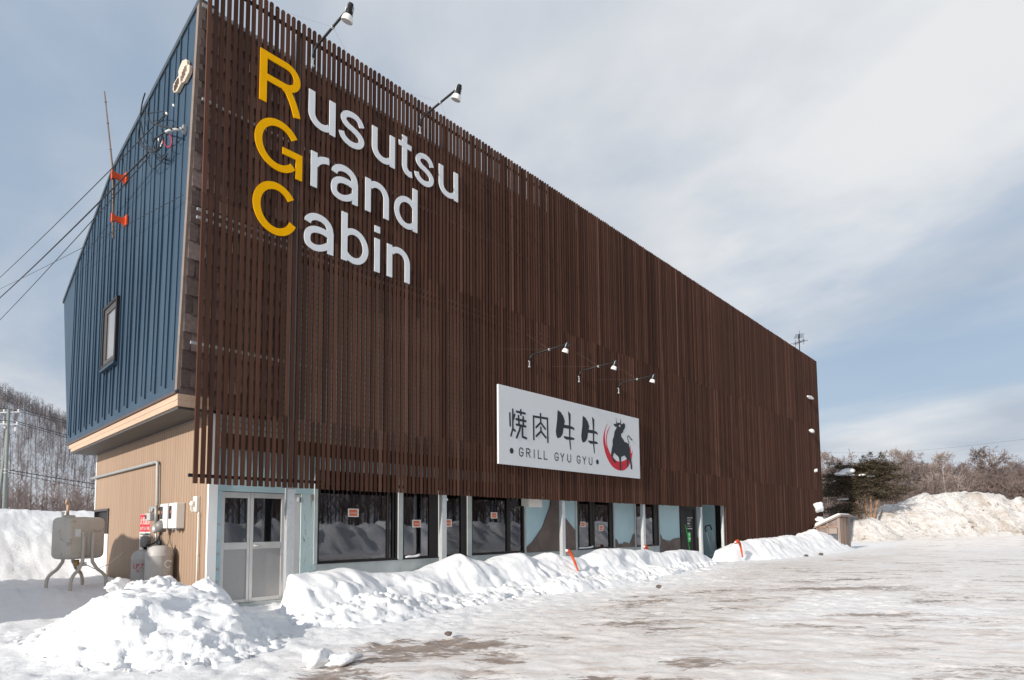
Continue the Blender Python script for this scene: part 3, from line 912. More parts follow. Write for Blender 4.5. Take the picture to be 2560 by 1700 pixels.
# main door: two aluminium leaves and a side light
D = MB()
yd = 0.625
for a, c_ in ((0.738, 0.80), (1.245, 1.295), (1.300, 1.365), (1.945, 2.02), (2.225, 2.35)): D.box(a, c_, yd, yd + 0.07, 0.0, 2.19)
D.box(0.802, 1.243, yd, yd + 0.068, 2.075, 2.188); D.box(1.367, 1.943, yd, yd + 0.068, 2.085, 2.188); D.box(2.022, 2.223, yd, yd + 0.068, 2.085, 2.188)
D.box(0.802, 1.243, yd, yd + 0.068, 1.055, 1.19); D.box(1.367, 1.943, yd, yd + 0.068, 1.055, 1.19); D.box(2.022, 2.223, yd, yd + 0.068, 1.055, 1.19)
D.box(0.802, 1.243, yd, yd + 0.068, 0.0, 0.065); D.box(1.367, 1.943, yd, yd + 0.068, 0.0, 0.08); D.box(2.022, 2.223, yd, yd + 0.068, 0.0, 0.065)
DR = part(D, 'door', 'alu', label='grey aluminium double door with dark glass and a narrow side light', bevel=0.004)
for a, c_ in ((0.80, 1.245), (1.365, 1.945), (2.02, 2.225)):
    mb = MB(); mb.box(a, c_, yd + 0.03, yd + 0.04, 1.19, 2.085); part(mb, 'pane', 'glass', DR)
    mb = MB(); mb.box(a, c_, yd + 0.02, yd + 0.05, 0.065, 1.055); part(mb, 'lower_panel', 'alu_panel', DR)
mb = MB()
mb.lathe([(0.028, 0), (0.028, 0.02), (0.02, 0.022)], 14, (1.405, yd, 1.12), (0, -1, 0))
mb.tube([(1.405, yd - 0.01, 1.12), (1.405, yd - 0.055, 1.12), (1.43, yd - 0.06, 1.12), (1.51, yd - 0.06, 1.115)], 0.011, 8)
part(mb, 'door_handle', 'alu', DR, smooth=True)
mb = MB(); mb.box(0.66, 2.36, 0.50, 0.72, -0.16, -0.004); part(mb, 'door_step', 'plinth')
mb = MB(); mb.box(0.655, 0.735, 0.597, 0.63, -0.05, 2.198); part(mb, 'door_jamb', 'stucco')
for z in (0.42, 0.66, 0.95, 1.20, 1.52):
    mb = MB(); mb.box(0.66, 0.715, 0.588, 0.597, z, z + 0.055); part(mb, 'jamb_pad', 'plinth')
mb = MB(); mb.box(2.29, 2.32, 0.585, 0.625, 2.04, 2.14); part(mb, 'door_closer', 'galv', DR)
# black entrance door with notices
D = MB()
for a, c_ in ((19.43, 19.56), (20.76, 20.94)): D.box(a, c_, 0.56, 0.66, -0.05, 2.755)
D.box(19.56, 20.76, 0.56, 0.66, 2.20, 2.755); D.box(19.56, 19.80, 0.585, 0.65, -0.05, 2.198); D.box(20.68, 20.76, 0.585, 0.65, -0.05, 2.198)
E2 = part(D, 'entrance_door', 'black_frame', label='black entrance door with white printed notices')
mb = MB(); mb.box(19.80, 20.68, 0.60, 0.63, -0.05, 2.198); part(mb, 'leaf', 'black_metal', E2)
rng = random.Random(9)
for z, wd, hh in ((1.80, 0.46, 0.045), (1.72, 0.33, 0.025), (1.67, 0.30, 0.025), (1.54, 0.24, 0.07), (1.45, 0.34, 0.02), (1.33, 0.46, 0.05)):
    mb = MB()
    x = 20.12
    while x < 20.12 + wd:
        q = rng.uniform(0.018, 0.04); mb.box(x, x + q, 0.596, 0.6, z, z + hh * rng.uniform(0.75, 1)); x += q + 0.014
    part(mb, 'notice_line', 'letter_white', E2)
# vent hood
mb = MB()
mb.hexa([(9.40, 0.60, 2.70), (10.02, 0.60, 2.70), (10.02, 0.60, 2.10), (9.40, 0.60, 2.10)], [(9.40, 0.34, 2.60), (10.02, 0.34, 2.60), (10.02, 0.30, 2.06), (9.40, 0.30, 2.06)])
part(mb, 'vent_hood', 'meter_white')

# -------- gable window
mb = MB()
ww = [(6.40, 5.03), (5.50, 7.13)]
ya, yb, za, zb = 5.03, 6.36, 5.50, 7.12
for (a, c_, e, f) in ((ya, yb, za, za + 0.10), (ya, yb, zb - 0.07, zb), (ya, ya + 0.09, za + 0.1, zb - 0.07), (yb - 0.09, yb, za + 0.1, zb - 0.07)):
    mb.box(-0.175, -0.05, a, c_, e, f)
w = part(mb, 'window', 'black_frame', label='tall black-framed window in the blue gable')
mb = MB()
for (a, c_, e, f) in ((ya + 0.09, yb - 0.09, za + 0.10, za + 0.20), (ya + 0.09, yb - 0.09, zb - 0.22, zb - 0.07), (yb - 0.34, yb - 0.09, za + 0.2, zb - 0.22)):
    mb.box(-0.15, -0.06, a, c_, e, f)
part(mb, 'sash', 'grey_frame', w)
mb = MB(); mb.box(-0.125, -0.115, ya + 0.09, yb - 0.34, za + 0.20, zb - 0.22); part(mb, 'pane', 'frosted', w)
mb = MB(); mb.box(-0.20, -0.05, ya - 0.02, yb + 0.02, za - 0.05, za - 0.005); part(mb, 'window_sill', 'blue_metal', w)

# -------- steel posts and rails behind the slats
for px in (1.88, 5.93, 10.80, 15.65, 20.42, 22.72, 27.6, 32.5, 37.3):
    mb = MB()
    mb.box(px - 0.075, px - 0.066, 0.08, 0.20, -0.2, 12.1); mb.box(px + 0.066, px + 0.075, 0.08, 0.20, -0.2, 12.1)
    mb.box(px - 0.066, px + 0.066, 0.08, 0.089, -0.2, 12.1)
    part(mb, 'steel_post', 'galv')
mb = MB(); mb.box(5.86, 6.03, 0.06, 0.079, 2.14, 2.20); part(mb, 'post_bracket', 'galv')
mb = MB(); mb.box(1.80, 1.97, 0.06, 0.079, 2.19, 2.26); part(mb, 'post_bracket', 'galv')
for z, y0, hh in ((9.69, 0.29, 0.05), (7.48, 0.28, 0.05), (7.32, 0.28, 0.05), (4.90, 0.30, 0.05)):
    mb = MB(); mb.box(-0.02 + 0.1 * (z - 4) / 7.6, 37.7, y0, y0 + 0.04, z, z + hh); part(mb, 'steel_rail', 'galv')
for z in (12.02, 2.395):
    mb = MB(); mb.box(-0.055 if z < 3 else 0.02, 22.8 if z < 3 else 37.85, 0.043, 0.09, z, z + 0.062); part(mb, 'slat_rail', 'black_metal')
# -------- slat screen
mb = MB()
rng = random.Random(11)
pitch = 0.11850
n = 320
for i in range(n):
    x0 = 0.010 + pitch * i + rng.uniform(-0.005, 0.005)
    w = 0.0735
    zb = 2.28 if x0 < 20.36 else (2.385 if x0 < 22.72 else -0.12)
    zb += rng.uniform(-0.006, 0.006)
    zt = 12.29 + rng.uniform(-0.012, 0.012)
    s1, s2 = 3.70 + rng.uniform(-0.03, 0.03), 7.70 + rng.uniform(-0.03, 0.03)
    if rng.random() < 0.15: s2 += rng.uniform(-1.5, 1.2)
    ye = rng.uniform(-0.003, 0.003)
    cuts = [zb] + ([s1] if zb < 3 else []) + [s2, zt]
    if zb < 0: cuts = [zb, 3.7 + rng.uniform(-.03, .03), s2, zt]
    for k in range(len(cuts) - 1):
        a, c_ = cuts[k], cuts[k + 1]
        dx = rng.uniform(-0.0025, 0.0025); dy = ye + rng.uniform(-0.002, 0.002)
        if k < len(cuts) - 2:
            mb.box(x0 + dx, x0 + w + dx, dy, 0.040 + dy, a, c_ - 0.004)
        else:
            xa, xb = x0 + dx, x0 + w + dx
            mb.prism([(xa, a), (xb, a), (xb, c_ - 0.022), (xb - 0.022, c_), (xa + 0.022, c_), (xa, c_ - 0.022)], lambda u, v, d: (u, d, v), dy, 0.040 + dy)
part(mb, 'slat_screen', 'slat', label='screen of dark brown vertical wooden slats')
# ------------------------------------------------------------------ lettering


def ell(cx, cz, rx, rz, a0, a1, n=18):
    return [(cx + rx * math.cos(R(a0 + (a1 - a0) * k / n)), cz + rz * math.sin(R(a0 + (a1 - a0) * k / n))) for k in range(n + 1)]


def catmull(p, n=6):
    q = [(2 * p[0][0] - p[1][0], 2 * p[0][1] - p[1][1])] + list(p) + [(2 * p[-1][0] - p[-2][0], 2 * p[-1][1] - p[-2][1])]
    o = []
    for i in range(1, len(q) - 2):
        for k in range(n):
            t = k / n
            o.append(tuple(0.5 * (2 * q[i][d] + (q[i + 1][d] - q[i - 1][d]) * t + (2 * q[i - 1][d] - 5 * q[i][d] + 4 * q[i + 1][d] - q[i + 2][d]) * t * t + (3 * q[i][d] - q[i - 1][d] - 3 * q[i + 1][d] + q[i + 2][d]) * t ** 3) for d in (0, 1)))
    return o + [p[-1]]


def ribbon(mb, pts, w, y0, y1, rnd=False):
    """a stroke of width w along pts in the XZ plane, from depth y0 (front) to y1"""
    P = [Vector((a, b_)) for a, b_ in pts]
    ws = w if hasattr(w, '__len__') else [w] * len(P)
    lft, rgt = [], []
    for i, p in enumerate(P):
        d0 = (p - P[i - 1]).normalized() if i else (P[1] - p).normalized()
        d1 = (P[i + 1] - p).normalized() if i < len(P) - 1 else d0
        nrm = (Vector((-d0.y, d0.x)) + Vector((-d1.y, d1.x)))
        nrm.normalize()
        k = ws[i] / 2 / max(0.45, nrm.dot(Vector((-d0.y, d0.x))))
        lft.append(p + nrm * k); rgt.append(p - nrm * k)
    n = len(P)
    vs = [(v.x, y0, v.y) for v in lft + rgt] + [(v.x, y1, v.y) for v in lft + rgt]
    fs = []
    for i in range(n - 1):
        fs += [(i, i + 1, n + i + 1, n + i), (i, 2 * n + i, 2 * n + i + 1, i + 1), (n + i, n + i + 1, 3 * n + i + 1, 3 * n + i)]
    fs += [(0, n, 3 * n, 2 * n), (n - 1, 3 * n - 1, 4 * n - 1, 2 * n - 1)]
    mb.add(vs, fs)
    if rnd:
        for p, ww_ in ((P[0], ws[0]), (P[-1], ws[-1])):
            mb.prism([(p.x + ww_ / 2 * math.cos(t * math.pi / 8), p.y + ww_ / 2 * math.sin(t * math.pi / 8)) for t in range(16)], lambda u, v, d: (u, d, v), y0 - 0.0006, y1)


Y0, Y1 = -0.026, -0.008
SW = 0.145


class Letter:
    def __init__(s): s.mb = MB(); s.k = 0

    def st(s, pts, w=SW):
        ribbon(s.mb, pts, w, Y0 - 0.0012 * s.k, Y1 + 0.0 * s.k); s.k += 1; return s


def L_u(x0, x1, b, xh=0.785):
    r = (x1 - x0 - SW) / 2
    a = x0 + SW / 2
    return Letter().st([(a, b + xh)] + [(a, b + 0.36)] + ell(a + r, b + 0.31, r, 0.245, 180, 318, 16)).st([(x1 - SW / 2, b + xh), (x1 - SW / 2, b + 0.0)])


def L_n(x0, x1, b, xh=0.79):
    r = (x1 - x0 - SW) / 2
    a = x0 + SW / 2
    return Letter().st([(a, b + xh), (a, b)]).st(ell(a + r, b + xh - 0.325, r, 0.262, 142, 0, 16) + [(x1 - SW / 2, b + xh - 0.38), (x1 - SW / 2, b)])


def L_r(x0, x1, b, xh=0.785):
    a = x0 + SW / 2
    return Letter().st([(a, b + xh), (a, b)]).st(ell(x1 + 0.02, b + xh - 0.40, x1 + 0.02 - a, 0.33, 158, 92, 10))


S_N = [(.865, .70), (.78, .83), (.64, .905), (.47, .915), (.30, .875), (.19, .775), (.20, .665), (.33, .575), (.52, .52), (.71, .455), (.835, .365), (.85, .25), (.76, .145), (.60, .09), (.42, .09), (.26, .14), (.15, .225), (.11, .32)]


def L_s(x0, x1, b, h=0.84):
    return Letter().st(catmull([(x0 + (x1 - x0) * (u * 0.98 + 0.01), b - 0.03 + h * v) for u, v in S_N], 3), 0.134)


def L_a(x0, x1, b, xh=0.79):
    w = x1 - x0
    a = x1 - SW / 2
    top = [(x0 + 0.085, b + xh * 0.70)] + ell(x0 + w * 0.49, b + xh * 0.66, w * 0.385, xh * 0.265, 155, 0, 16) + [(a, b + xh * 0.60), (a, b)]
    bowl = catmull([(a - 0.02, b + xh * 0.525), (x0 + w * 0.62, b + xh * 0.575), (x0 + w * 0.36, b + xh * 0.555), (x0 + w * 0.17, b + xh * 0.45), (x0 + SW / 2 + 0.005, b + xh * 0.265), (x0 + w * 0.17, b + xh * 0.11), (x0 + w * 0.38, b + 0.04), (x0 + w * 0.62, b + 0.085), (a - 0.04, b + xh * 0.24)], 4)
    return Letter().st(top).st(bowl, 0.136)


def L_d(x0, x1, b, asc=1.10, xh=0.80):
    a = x1 - SW / 2
    rx = (a - x0 - SW / 2 + 0.05) / 2
    return Letter().st([(a, b + asc), (a, b)]).st(ell(x0 + SW / 2 + rx, b + 0.395, rx, 0.335, 30, 330, 24), 0.138)


def L_b(x0, x1, b, asc=1.10):
    a = x0 + SW / 2
    rx = (x1 - SW / 2 - a + 0.05) / 2
    return Letter().st([(a, b + asc), (a, b)]).st(ell(x1 - SW / 2 - rx, b + 0.395, rx, 0.335, 150, -150, 24), 0.138)


def L_t(x0, x1, b):
    a = x0 + 0.17
    return Letter().st([(a, b + 0.985), (a, b + 0.30)] + ell(a + 0.17, b + 0.245, 0.17, 0.185, 180, 262, 8) + [(x1, b + 0.075)]).st([(x0, b + 0.745), (x1 - 0.02, b + 0.745)], 0.125)


def L_i(x0, x1, b):
    a = (x0 + x1) / 2
    return Letter().st([(a, b + 0.80), (a, b)]).st([(a, b + 1.10), (a, b + 0.945)])


def L_R(x0, b):
    return (Letter().st([(x0 + 0.078, b + 1.085), (x0 + 0.078, b)]).st([(x0 + 0.14, b + 1.012), (x0 + 0.52, b + 1.012)] + ell(x0 + 0.545, b + 0.777, 0.245, 0.235, 88, -88, 16) + [(x0 + 0.52, b + 0.542), (x0 + 0.14, b + 0.542)], 0.140)
            .st(catmull([(x0 + 0.50, b + 0.535), (x0 + 0.60, b + 0.46), (x0 + 0.685, b + 0.32), (x0 + 0.755, b + 0.15), (x0 + 0.80, b + 0.0)], 4), 0.15))


B1, B2, B3 = 10.085, 8.752, 7.388
LS = thing('lettering_sign', 'raised three-line lettering sign with yellow capitals and white letters on the slats', 'sign', (1.0, 0, 7.39))


def letter(l, col, lab=None):
    o = l.mb.build('letter', col, LS)
    o.location = (-1.0, 0, -7.39)
    if lab: o['label'] = lab


letter(L_R(1.0, B1 - 0.012), 'letter_yellow', 'yellow capital letter R')
G = Letter().st(ell(1.422, 9.287, 0.415, 0.468, 36, 318, 34), 0.145).st([(1.507, 9.228), (1.932, 9.228)], 0.14).st([(1.862, 9.295), (1.862, 8.745)], 0.142)
letter(G, 'letter_yellow', 'yellow capital letter G')
letter(Letter().st(ell(1.395, 7.935, 0.395, 0.472, 38, 334, 34), 0.148), 'letter_yellow', 'yellow capital letter C')
for l in (L_u(2.056, 2.688, B1 + .015), L_s(2.755, 3.462, B1 + .015), L_u(3.635, 4.278, B1 + .015), L_t(4.394, 4.79, B1 + .015), L_s(4.853, 5.508, B1 + .015), L_u(5.651, 6.307, B1 + .015),
          L_r(2.130, 2.541, B2), L_a(2.598, 3.274, B2), L_n(3.470, 4.115, B2), L_d(4.268, 4.962, B2),
          L_a(1.995, 2.682, B3), L_b(2.878, 3.566, B3), L_i(3.722, 3.884, B3), L_n(4.077, 4.736, B3)):
    letter(l, 'letter_white')

# ------------------------------------------------------------------ shop sign
SG = thing('shop_sign', 'white rectangular sign with black characters, GRILL GYU GYU and a black bull', 'sign', (7.75, 0, 3.2))


def sg(mb, name, mat, label=None, **k):
    o = mb.build(name, mat, SG, **k); o.location = (-7.75, 0, -3.2)
    if label: o['label'] = label
    return o


mb = MB(); mb.box(7.75, 15.155, -0.075, -0.012, 3.21, 5.438); sg(mb, 'board', 'sign_white')
YA, YB = -0.079, -0.074


def strokes(lst, w):
    mb = MB()
    for k, p in enumerate(lst):
        ribbon(mb, p, w, YA - 0.0009 * k, YB, True)
    return mb


yk = [[(8.203, 4.68), (8.214, 4.32)], [(8.325, 4.80), (8.322, 4.25), (8.24, 4.04)], [(8.33, 4.24), (8.415, 4.20)], [(8.404, 4.665), (8.345, 4.52)],
      [(8.48, 4.763), (8.845, 4.755)], [(8.66, 4.83), (8.664, 4.69)], [(8.562, 4.65), (8.582, 4.40)], [(8.762, 4.64), (8.768, 4.40)], [(8.467, 4.541), (8.871, 4.532)],
      [(8.476, 4.385), (8.86, 4.375)], [(8.640, 4.36), (8.60, 4.24), (8.475, 4.01)], [(8.722, 4.36), (8.728, 4.06), (8.887, 4.03)]]
sg(strokes(yk, 0.062), 'character', 'ink')
nk = [[(9.225, 4.04), (9.222, 4.722), (9.862, 4.742), (9.872, 4.02)], [(9.54, 4.84), (9.545, 4.60)], [(9.335, 4.41), (9.545, 4.575), (9.758, 4.41)], [(9.549, 4.43), (9.554, 4.30)], [(9.342, 4.15), (9.553, 4.315), (9.778, 4.15)]]
sg(strokes(nk, 0.066), 'character', 'ink')
gy = [(10.360, 5.075), (10.512, 5.035), (10.637, 4.924), (10.719, 4.773), (10.683, 4.655), (10.925, 4.665), (10.915, 4.881), (10.889, 5.113), (11.019, 5.041), (11.015, 4.860), (10.999, 4.655), (11.129, 4.640), (11.209, 4.597), (11.208, 4.539), (11.12, 4.56), (11.004, 4.562), (10.990, 4.303), (11.121, 4.299), (11.214, 4.268), (11.186, 4.227), (10.996, 4.213), (11.019, 3.897), (10.979, 3.885), (10.938, 4.10), (10.926, 4.207), (10.776, 4.197), (10.70, 4.225), (10.644, 4.263), (10.66, 4.295), (10.918, 4.296), (10.922, 4.555), (10.652, 4.548), (10.599, 4.355), (10.52, 4.26), (10.444, 4.218), (10.342, 4.191), (10.281, 4.272), (10.262, 4.40), (10.287, 4.542), (10.329, 4.754)]
sxz = lambda u, v, d: (u, d, v)
mb = MB(); mb.prism(gy, sxz, YA, YB); sg(mb, 'character', 'ink')
mb = MB(); mb.prism([(u * 0.982 + 1.492, v * 0.997 + 0.012) for u, v in gy], sxz, YA, YB); sg(mb, 'character', 'ink')
# GRILL GYU GYU


def cap(ch, x, z=3.495, h=0.236, w=0.165):
    if ch == 'G': return [ell(x + w / 2, z + h - w / 2, w / 2, w / 2, 20, 180, 10) + ell(x + w / 2, z + w / 2, w / 2, w / 2, 180, 360, 12) + [(x + w, z + h * 0.45), (x + w * 0.5, z + h * 0.45)]]
    if ch == 'R': return [[(x, z), (x, z + h), (x + w * 0.45, z + h)] + ell(x + w * 0.45, z + h * 0.75, w * 0.5, h * 0.25, 90, -90, 10) + [(x, z + h * 0.5)], [(x + w * 0.45, z + h * 0.5), (x + w * 0.95, z)]]
    if ch == 'I': return [[(x, z), (x, z + h)]]
    if ch == 'L': return [[(x, z + h), (x, z), (x + w * 0.85, z)]]
    if ch == 'Y': return [[(x, z + h), (x + w / 2, z + h * 0.5), (x + w / 2, z)], [(x + w, z + h), (x + w / 2, z + h * 0.5)]]
    if ch == 'U': return [[(x, z + h), (x, z + w / 2)] + ell(x + w / 2, z + w / 2, w / 2, w / 2, 180, 360, 12) + [(x + w, z + h)]]


for word in ((('G', 8.585), ('R', 8.895), ('I', 9.232), ('L', 9.415), ('L', 9.685)), (('G', 10.20), ('Y', 10.48), ('U', 10.83)), (('G', 11.325), ('Y', 11.63), ('U', 11.98))):
    for ch, x in word: sg(strokes(cap(ch, x), 0.032), 'letter', 'ink')
mb = MB(); mb.prism(ell(8.265, 3.612, 0.078, 0.082, 0, 345, 23), sxz, YA, YB); sg(mb, 'dot', 'ink')
mb = MB(); mb.prism(ell(12.452, 3.618, 0.080, 0.084, 0, 345, 23), sxz, YA, YB); sg(mb, 'dot', 'ink')
sw = [(13.109, 5.009), (13.02, 4.92), (12.941, 4.797), (12.86, 4.64), (12.815, 4.467), (12.812, 4.34), (12.827, 4.232), (12.928, 3.959), (13.04, 3.79), (13.181, 3.648), (13.34, 3.53), (13.515, 3.465), (13.67, 3.43), (13.833, 3.419), (13.99, 3.43), (14.131, 3.466), (14.30, 3.555), (14.442, 3.678), (14.54, 3.80), (14.607, 3.923), (14.661, 4.112), (14.644, 4.228), (14.597, 4.073), (14.562, 4.12), (14.542, 4.235), (14.520, 4.409), (14.474, 4.228), (14.473, 4.062), (14.41, 3.98), (14.330, 3.917), (14.21, 3.84), (14.083, 3.782), (13.844, 3.731), (13.70, 3.735), (13.583, 3.759), (13.46, 3.81), (13.359, 3.885), (13.23, 3.97), (13.139, 4.073), (13.07, 4.18), (13.035, 4.285), (13.022, 4.39), (13.028, 4.490), (13.06, 4.60), (13.105, 4.705), (13.19, 4.85), (13.297, 4.976), (13.166, 4.856), (13.07, 4.73), (13.018, 4.600), (12.985, 4.50), (12.978, 4.405), (13.015, 4.109), (12.965, 4.25), (12.928, 4.40), (12.919, 4.526), (12.925, 4.64), (12.954, 4.751), (13.02, 4.88)]
mb = MB(); mb.prism(sw, sxz, -0.0785, YB); sg(mb, 'brush_arc', 'red', 'red brush-stroke arc')
bull = [(13.623, 5.261), (13.64, 5.16), (13.689, 5.085), (13.77, 5.11), (13.851, 5.106), (13.90, 5.15), (13.913, 5.20), (13.886, 5.263), (13.925, 5.21), (13.937, 5.162), (13.924, 5.079), (14.029, 5.092), (14.08, 5.13), (14.135, 5.138), (14.18, 5.12), (14.208, 5.081), (14.20, 5.03), (14.189, 4.979), (14.15, 4.93), (14.096, 4.885), (14.07, 4.83), (14.032, 4.779), (13.98, 4.76), (13.941, 4.736), (13.93, 4.69), (13.937, 4.637), (14.0, 4.585), (14.082, 4.538), (14.11, 4.50), (14.140, 4.469), (14.23, 4.46), (14.320, 4.447), (14.38, 4.425), (14.425, 4.391), (14.46, 4.31), (14.480, 4.229), (14.492, 4.10), (14.485, 3.980), (14.52, 3.92), (14.573, 3.854), (14.60, 3.73), (14.624, 3.591), (14.615, 3.54), (14.590, 3.514), (14.55, 3.515), (14.522, 3.537), (14.515, 3.65), (14.500, 3.732), (14.47, 3.80), (14.43, 3.842), (14.388, 3.832), (14.37, 3.73), (14.356, 3.655), (14.335, 3.60), (14.310, 3.569), (14.271, 3.574), (14.28, 3.70), (14.285, 3.865), (14.23, 3.91), (14.179, 3.948), (14.14, 3.975), (14.106, 3.981), (14.01, 3.94), (13.91, 3.912), (13.895, 3.80), (13.887, 3.685), (13.90, 3.56), (13.892, 3.442), (13.85, 3.430), (13.804, 3.436), (13.805, 3.56), (13.797, 3.711), (13.78, 3.82), (13.748, 3.893), (13.65, 3.94), (13.562, 3.973), (13.51, 4.01), (13.478, 4.030), (13.41, 3.94), (13.366, 3.869), (13.44, 3.81), (13.520, 3.770), (13.545, 3.72), (13.551, 3.676), (13.51, 3.66), (13.465, 3.669), (13.37, 3.77), (13.287, 3.863), (13.283, 3.95), (13.293, 4.039), (13.34, 4.17), (13.387, 4.288), (13.383, 4.38), (13.393, 4.465), (13.44, 4.54), (13.484, 4.620), (13.50, 4.70), (13.533, 4.787), (13.59, 4.84), (13.639, 4.897), (13.65, 4.93), (13.645, 4.962), (13.59, 4.945), (13.539, 4.958), (13.50, 4.99), (13.475, 5.035), (13.55, 5.045), (13.644, 5.055), (13.63, 5.15)]
mb = MB(); mb.prism(bull, sxz, -0.0835, YB)
ribbon(mb, catmull([(14.418, 4.385), (14.422, 4.473), (14.37, 4.583), (14.362, 4.66), (14.39, 4.715), (14.453, 4.705), (14.52, 4.66), (14.56, 4.635)], 4), 0.03, -0.0828, YB)
mb.prism([(14.54, 4.655), (14.60, 4.64), (14.696, 4.586), (14.62, 4.575), (14.555, 4.61)], sxz, -0.0832, YB)
sg(mb, 'bull_figure', 'ink', 'black bull silhouette standing with its head turned')
mb = MB(); mb.prism(ell(13.845, 5.005, 0.042, 0.035, 0, 330, 11), sxz, -0.086, -0.0836); sg(mb, 'eye', 'sign_white')

# ------------------------------------------------------------------ spotlights


def spotlight(name, label, group, loc, arm, hl, rad, wires, drop):
    t = thing(name, label, 'spotlight', loc, group)
    mb = MB()
    mb.tube([(-0.03, -0.03, -drop), (-0.03, -0.05, -0.10), (-0.01, -0.09, -0.03), (0, -0.16, 0.0), (0, -arm, 0.03)], [0.03, 0.03, 0.03, 0.028, 0.026], 8)
    mb.build('arm', 'black_metal', t, smooth=True)
    mb = MB()
    for z in (-drop + 0.0, -drop - 0.17): mb.box(-0.055, -0.005, -0.04, -0.005, z - 0.022, z + 0.022)
    mb.box(-0.04, -0.02, -0.035, -0.015, -drop - 0.15, -drop - 0.02)
    mb.build('wall_bracket', 'galv', t)
    ax = Vector((-0.05, 0.42, -1)).normalized()
    top = Vector((0.0, -arm - 0.08, 0.075))
    mb = MB()
    mb.lathe([(rad * 0.40, 0), (rad * 0.46, 0.015), (rad * 0.47, hl * 0.36), (rad * 0.55, hl * 0.38), (rad * 0.62, hl * 0.66)], 18, top, ax)
    mb.build('lamp_housing', 'black_metal', t, smooth=True)
    mb = MB()
    for sx in (-1, 1):
        a = top + ax * hl * 0.1 + Vector((sx * rad * 0.62, 0, 0)); e = top + ax * hl * 0.62 + Vector((sx * rad * 0.72, 0, 0))
        mb.tube([a, e], 0.010, 6)
    mb.tube([(0, -arm, 0.03), tuple(top + ax * hl * 0.12)], 0.016, 6)
    mb.build('yoke', 'galv', t, smooth=True)
    mb = MB()
    mb.lathe([(rad * 0.60, hl * 0.63), (rad * 0.82, hl * 0.70), (rad, hl * 0.92), (rad, hl), (rad * 0.96, hl * 1.005)], 22, top, ax)
    mb.build('lamp_shade', 'lamp_white', t, smooth=True)
    mb = MB(); mb.lathe([(rad * 0.95, hl * 1.006), (rad * 0.90, hl * 1.012)], 22, top, ax); mb.build('lens', 'lamp_lens', t)
    mb = MB(); k = -arm * 0.56
    mb.lathe([(0.036, -0.025), (0.036, 0.025)], 10, (0, k, 0.015), (0, 1, 0))
    mb.build('clamp', 'galv', t)
    mb = MB()
    for wx, wz in wires: mb.tube([(0, k, 0.015), (wx, -0.01, wz)], 0.0016, 4)
    mb.build('stay_wire', 'trim_brown', t)
    return t


big = spotlight('spotlight', 'large black spotlight reaching out over the yellow capital R, nearest the gable', 'spotlights above the lettering', (2.16, 0, 11.85), 1.42, 0.34, 0.115, ((-1.1, 0.25), (1.0, 0.2)), 0.24)
dup(big, (5.06, 0, 11.80), label='large black spotlight at the roof edge above the white letters tsu')
sm = spotlight('spotlight', 'small black spotlight above the left part of the white shop sign', 'spotlights above the shop sign', (9.15, 0, 6.56), 1.38, 0.30, 0.092, ((-1.40, -0.12), (-0.13, 0.60)), 0.18)
dup(sm, (11.60, 0, 6.55), label='small black spotlight above the middle of the white shop sign')
dup(sm, (13.95, 0, 6.56), label='small black spotlight above the bull on the white shop sign')

# ------------------------------------------------------------------ things on the gable
EM = thing('wall_plaque', 'cream cut-out plaque with two dark striped patches high on the blue gable', 'plaque', (-0.07, 1.0, 10.3))
sy = lambda u, v, d: (d, u, v)
em = [(1.02, 10.80), (0.79, 10.705), (0.72, 10.63), (0.71, 10.535), (0.63, 10.50), (0.56, 10.43), (0.575, 10.32), (0.845, 10.27), (1.03, 10.345), (1.27, 10.295), (1.47, 10.375), (1.555, 10.48), (1.53, 10.585), (1.28, 10.60), (1.21, 10.59), (1.24, 10.70), (1.13, 10.76)]


def loc_build(mb, name, mat, root, **k):
    o = mb.build(name, mat, root, **k); o.location = -Vector(root.location); return o


mb = MB(); mb.prism(em, sy, -0.105, -0.05); loc_build(mb, 'plate', 'cream', EM)
for (ca, cb_) in (((0.72, 10.50), (1.07, 10.42)), ((1.16, 10.47), (1.47, 10.45))):
    mb = MB()
    for k in range(5):
        t = (k + 0.5) / 5
        yc = ca[0] + (cb_[0] - ca[0]) * t; zc = ca[1] + (cb_[1] - ca[1]) * t
        hh = 0.095 if k not in (0, 4) else 0.065
        mb.prism([(yc - 0.022, zc - hh), (yc + 0.014, zc - hh), (yc + 0.03, zc + hh), (yc - 0.006, zc + hh)], sy, -0.112, -0.104)
    loc_build(mb, 'stripes', 'brown_beam', EM)
PO = thing('antenna_pole', 'thin leaning pole on two orange brackets against the blue gable', 'pole', (-0.35, 5.0, 8.5))
mb = MB(); mb.tube([(-0.36, 4.72, 8.35), (-0.36, 5.03, 10.1), (-0.37, 5.10, 10.35), (-0.37, 6.24, 12.83)], [0.024, 0.023, 0.022, 0.016], 8)
loc_build(mb, 'shaft', 'bamboo', PO, smooth=True)
mb = MB()
for t in (0.2, 0.55, 0.85): mb.lathe([(0.027, -0.02), (0.027, 0.02)], 8, (-0.37, 5.10 + 1.14 * t, 10.35 + 2.48 * t), (0, 0.42, 0.9))
loc_build(mb, 'node', 'bark', PO)
for (yc, zc) in ((5.12, 10.02), (4.95, 8.88)):
    mb = MB()
    mb.prism([(-0.40, -0.11), (-0.40, 0.11), (-0.33, 0.06), (-0.20, 0.06), (-0.10, 0.11), (-0.10, -0.11), (-0.20, -0.06), (-0.33, -0.06)], lambda u, v, d: (u, yc - 0.15 + d, zc + v), -0.05, 0.05)
    mb.box(-0.135, -0.101, yc - 0.32, yc - 0.09, zc - 0.12, zc + 0.12)
    loc_build(mb, 'bracket', 'orange', PO)
